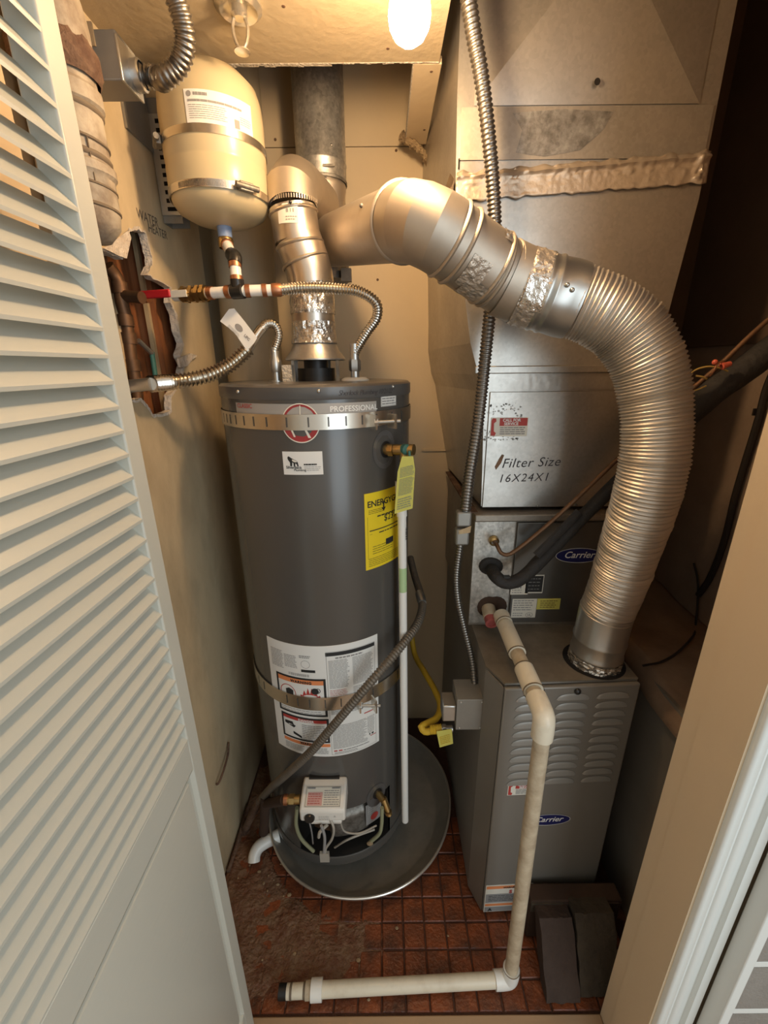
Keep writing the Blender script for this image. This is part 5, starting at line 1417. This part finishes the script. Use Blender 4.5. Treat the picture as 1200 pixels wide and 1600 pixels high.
MB().cyl(PX(178,432,-.60), PX(196,615,-.60), .008, .008, 10).build('cable', 'wood_pale', op)

# ---- two slabs and a ledge at the foot of the furnace
def slab(px_l, px_r, lab, m_, zt, yt, yb):
    a, b = PZ(px_l, 1562, .004), PZ(px_r, 1562, .004)
    x0, x1 = a.x, b.x
    n_ = 10
    def f(p, q):
        y = yb + (yt - yb) * q; z = .006 + zt * q
        e = .0035 * noise.noise(V((p * 4 + x0 * 50, q * 5, 1))) + .0015 * noise.noise(V((p * 14, q * 16, x0 * 9)))
        w = .006 * noise.noise(V((q * 4, x0 * 30, 0)))
        return V((x0 + (x1 - x0) * p + w, y - .01 + e, z))
    mb = MB()
    N_ = 12
    front = [f(i / N_, j / N_) for j in range(N_ + 1) for i in range(N_ + 1)]
    back = [p + V((0, .045, -.012)) for p in front]
    M_ = (N_ + 1) ** 2
    fs = [(j*(N_+1)+i, j*(N_+1)+i+1, (j+1)*(N_+1)+i+1, (j+1)*(N_+1)+i) for j in range(N_) for i in range(N_)]
    fs += [tuple(k + M_ for k in reversed(q)) for q in fs]
    edge = [i for i in range(N_+1)] + [j*(N_+1)+N_ for j in range(1, N_+1)] + [N_*(N_+1)+i for i in range(N_-1, -1, -1)] + [j*(N_+1) for j in range(N_-1, 0, -1)]
    for k in range(len(edge)):
        a_, b_ = edge[k], edge[(k+1) % len(edge)]; fs.append((a_, b_, b_ + M_, a_ + M_))
    mb.add(front + [V((p.x, p.y, max(p.z, .003))) for p in back], fs)
    return mb.build('stone_slab', m_, label=lab, cat='slab', group='slabs leaning by the furnace', sharp=45)
slab(852, 905, 'brown stone slab leaning at the furnace foot beside the white pipe', 'stone_dark', .150, .708, .612)
slab(909, 972, 'olive grey stone slab leaning beside the door jamb', 'stone_olive', .160, .712, .622)
lg = thing('low_ledge', 'dark dusty timber ledge behind the leaning slabs', 'timber', (.49, .745, 0))
MB().box((.385, .735, .0), (.63, .778, .155)).build('beam', 'cavity_dark', lg, bevel=.004)
MB().box((.385, .731, .118), (.47, .738, .150)).build('worn_strip', 'stone_olive', lg)
MB().box((.475, .732, .120), (.62, .738, .148)).build('worn_strip', 'stone_dark', lg)

# ---- sprinkler head
spx = PZ(372, 8, LOW_C)
sk = thing('sprinkler_head', 'chrome fire sprinkler head on the low ceiling', 'sprinkler', spx)
MB().lathe([(.040,0),(.040,-.004),(.032,-.010),(.028,-.008),(.020,-.004),(.0001,-.004)], spx, (0,0,1), 36).build('escutcheon', 'glass_bulb', sk)
MB().lathe([(.014,-.003),(.014,-.014),(.009,-.018),(.0001,-.018)], spx, (0,0,1), 20).build('hub', 'glass_bulb', sk)
for s_ in (-1, 1):
    MB().sweep([spx + V((.009*s_,0,-.015)), spx + V((.013*s_,0,-.030)), spx + V((.009*s_,0,-.050)), spx + V((.002*s_,0,-.060))], .003, 8, 16).build('yoke_arm', 'glass_bulb', sk)
MB().lathe([(.0001,-.064),(.006,-.064),(.0135,-.0625),(.0135,-.061),(.0001,-.060)], spx, (0,0,1), 20).build('deflector', 'glass_bulb', sk)

# ---- bare bulb and its holder
bc = PY(640, 15, .80)
lh_ = thing('ceiling_bulb', 'bare glowing light bulb hanging from the low ceiling', 'light bulb', V((bc.x, bc.y, LOW_C)))
zb = H + .440
MB().lathe([(.0001,0),(.012,.002),(.022,.009),(.0285,.020),(.0305,.032),(.029,.045),(.024,.060),(.0175,.076),(.0145,.090),(.0135,.098)], (bc.x, bc.y, zb), (0,0,1), 28).build('glass_bulb', 'bulb_glow', lh_, label='glowing warm white bulb')
MB().cyl((bc.x, bc.y, zb + .097), (bc.x, bc.y, zb + .120), .0135, .0135, 18).build('screw_base', 'zinc', lh_)
MB().lathe([(.0165,.108),(.020,.118),(.030,.128),(.052,.140),(.055,.150)], (bc.x, bc.y, zb), (0,0,1), 32).build('lamp_holder', 'white_plastic', lh_)
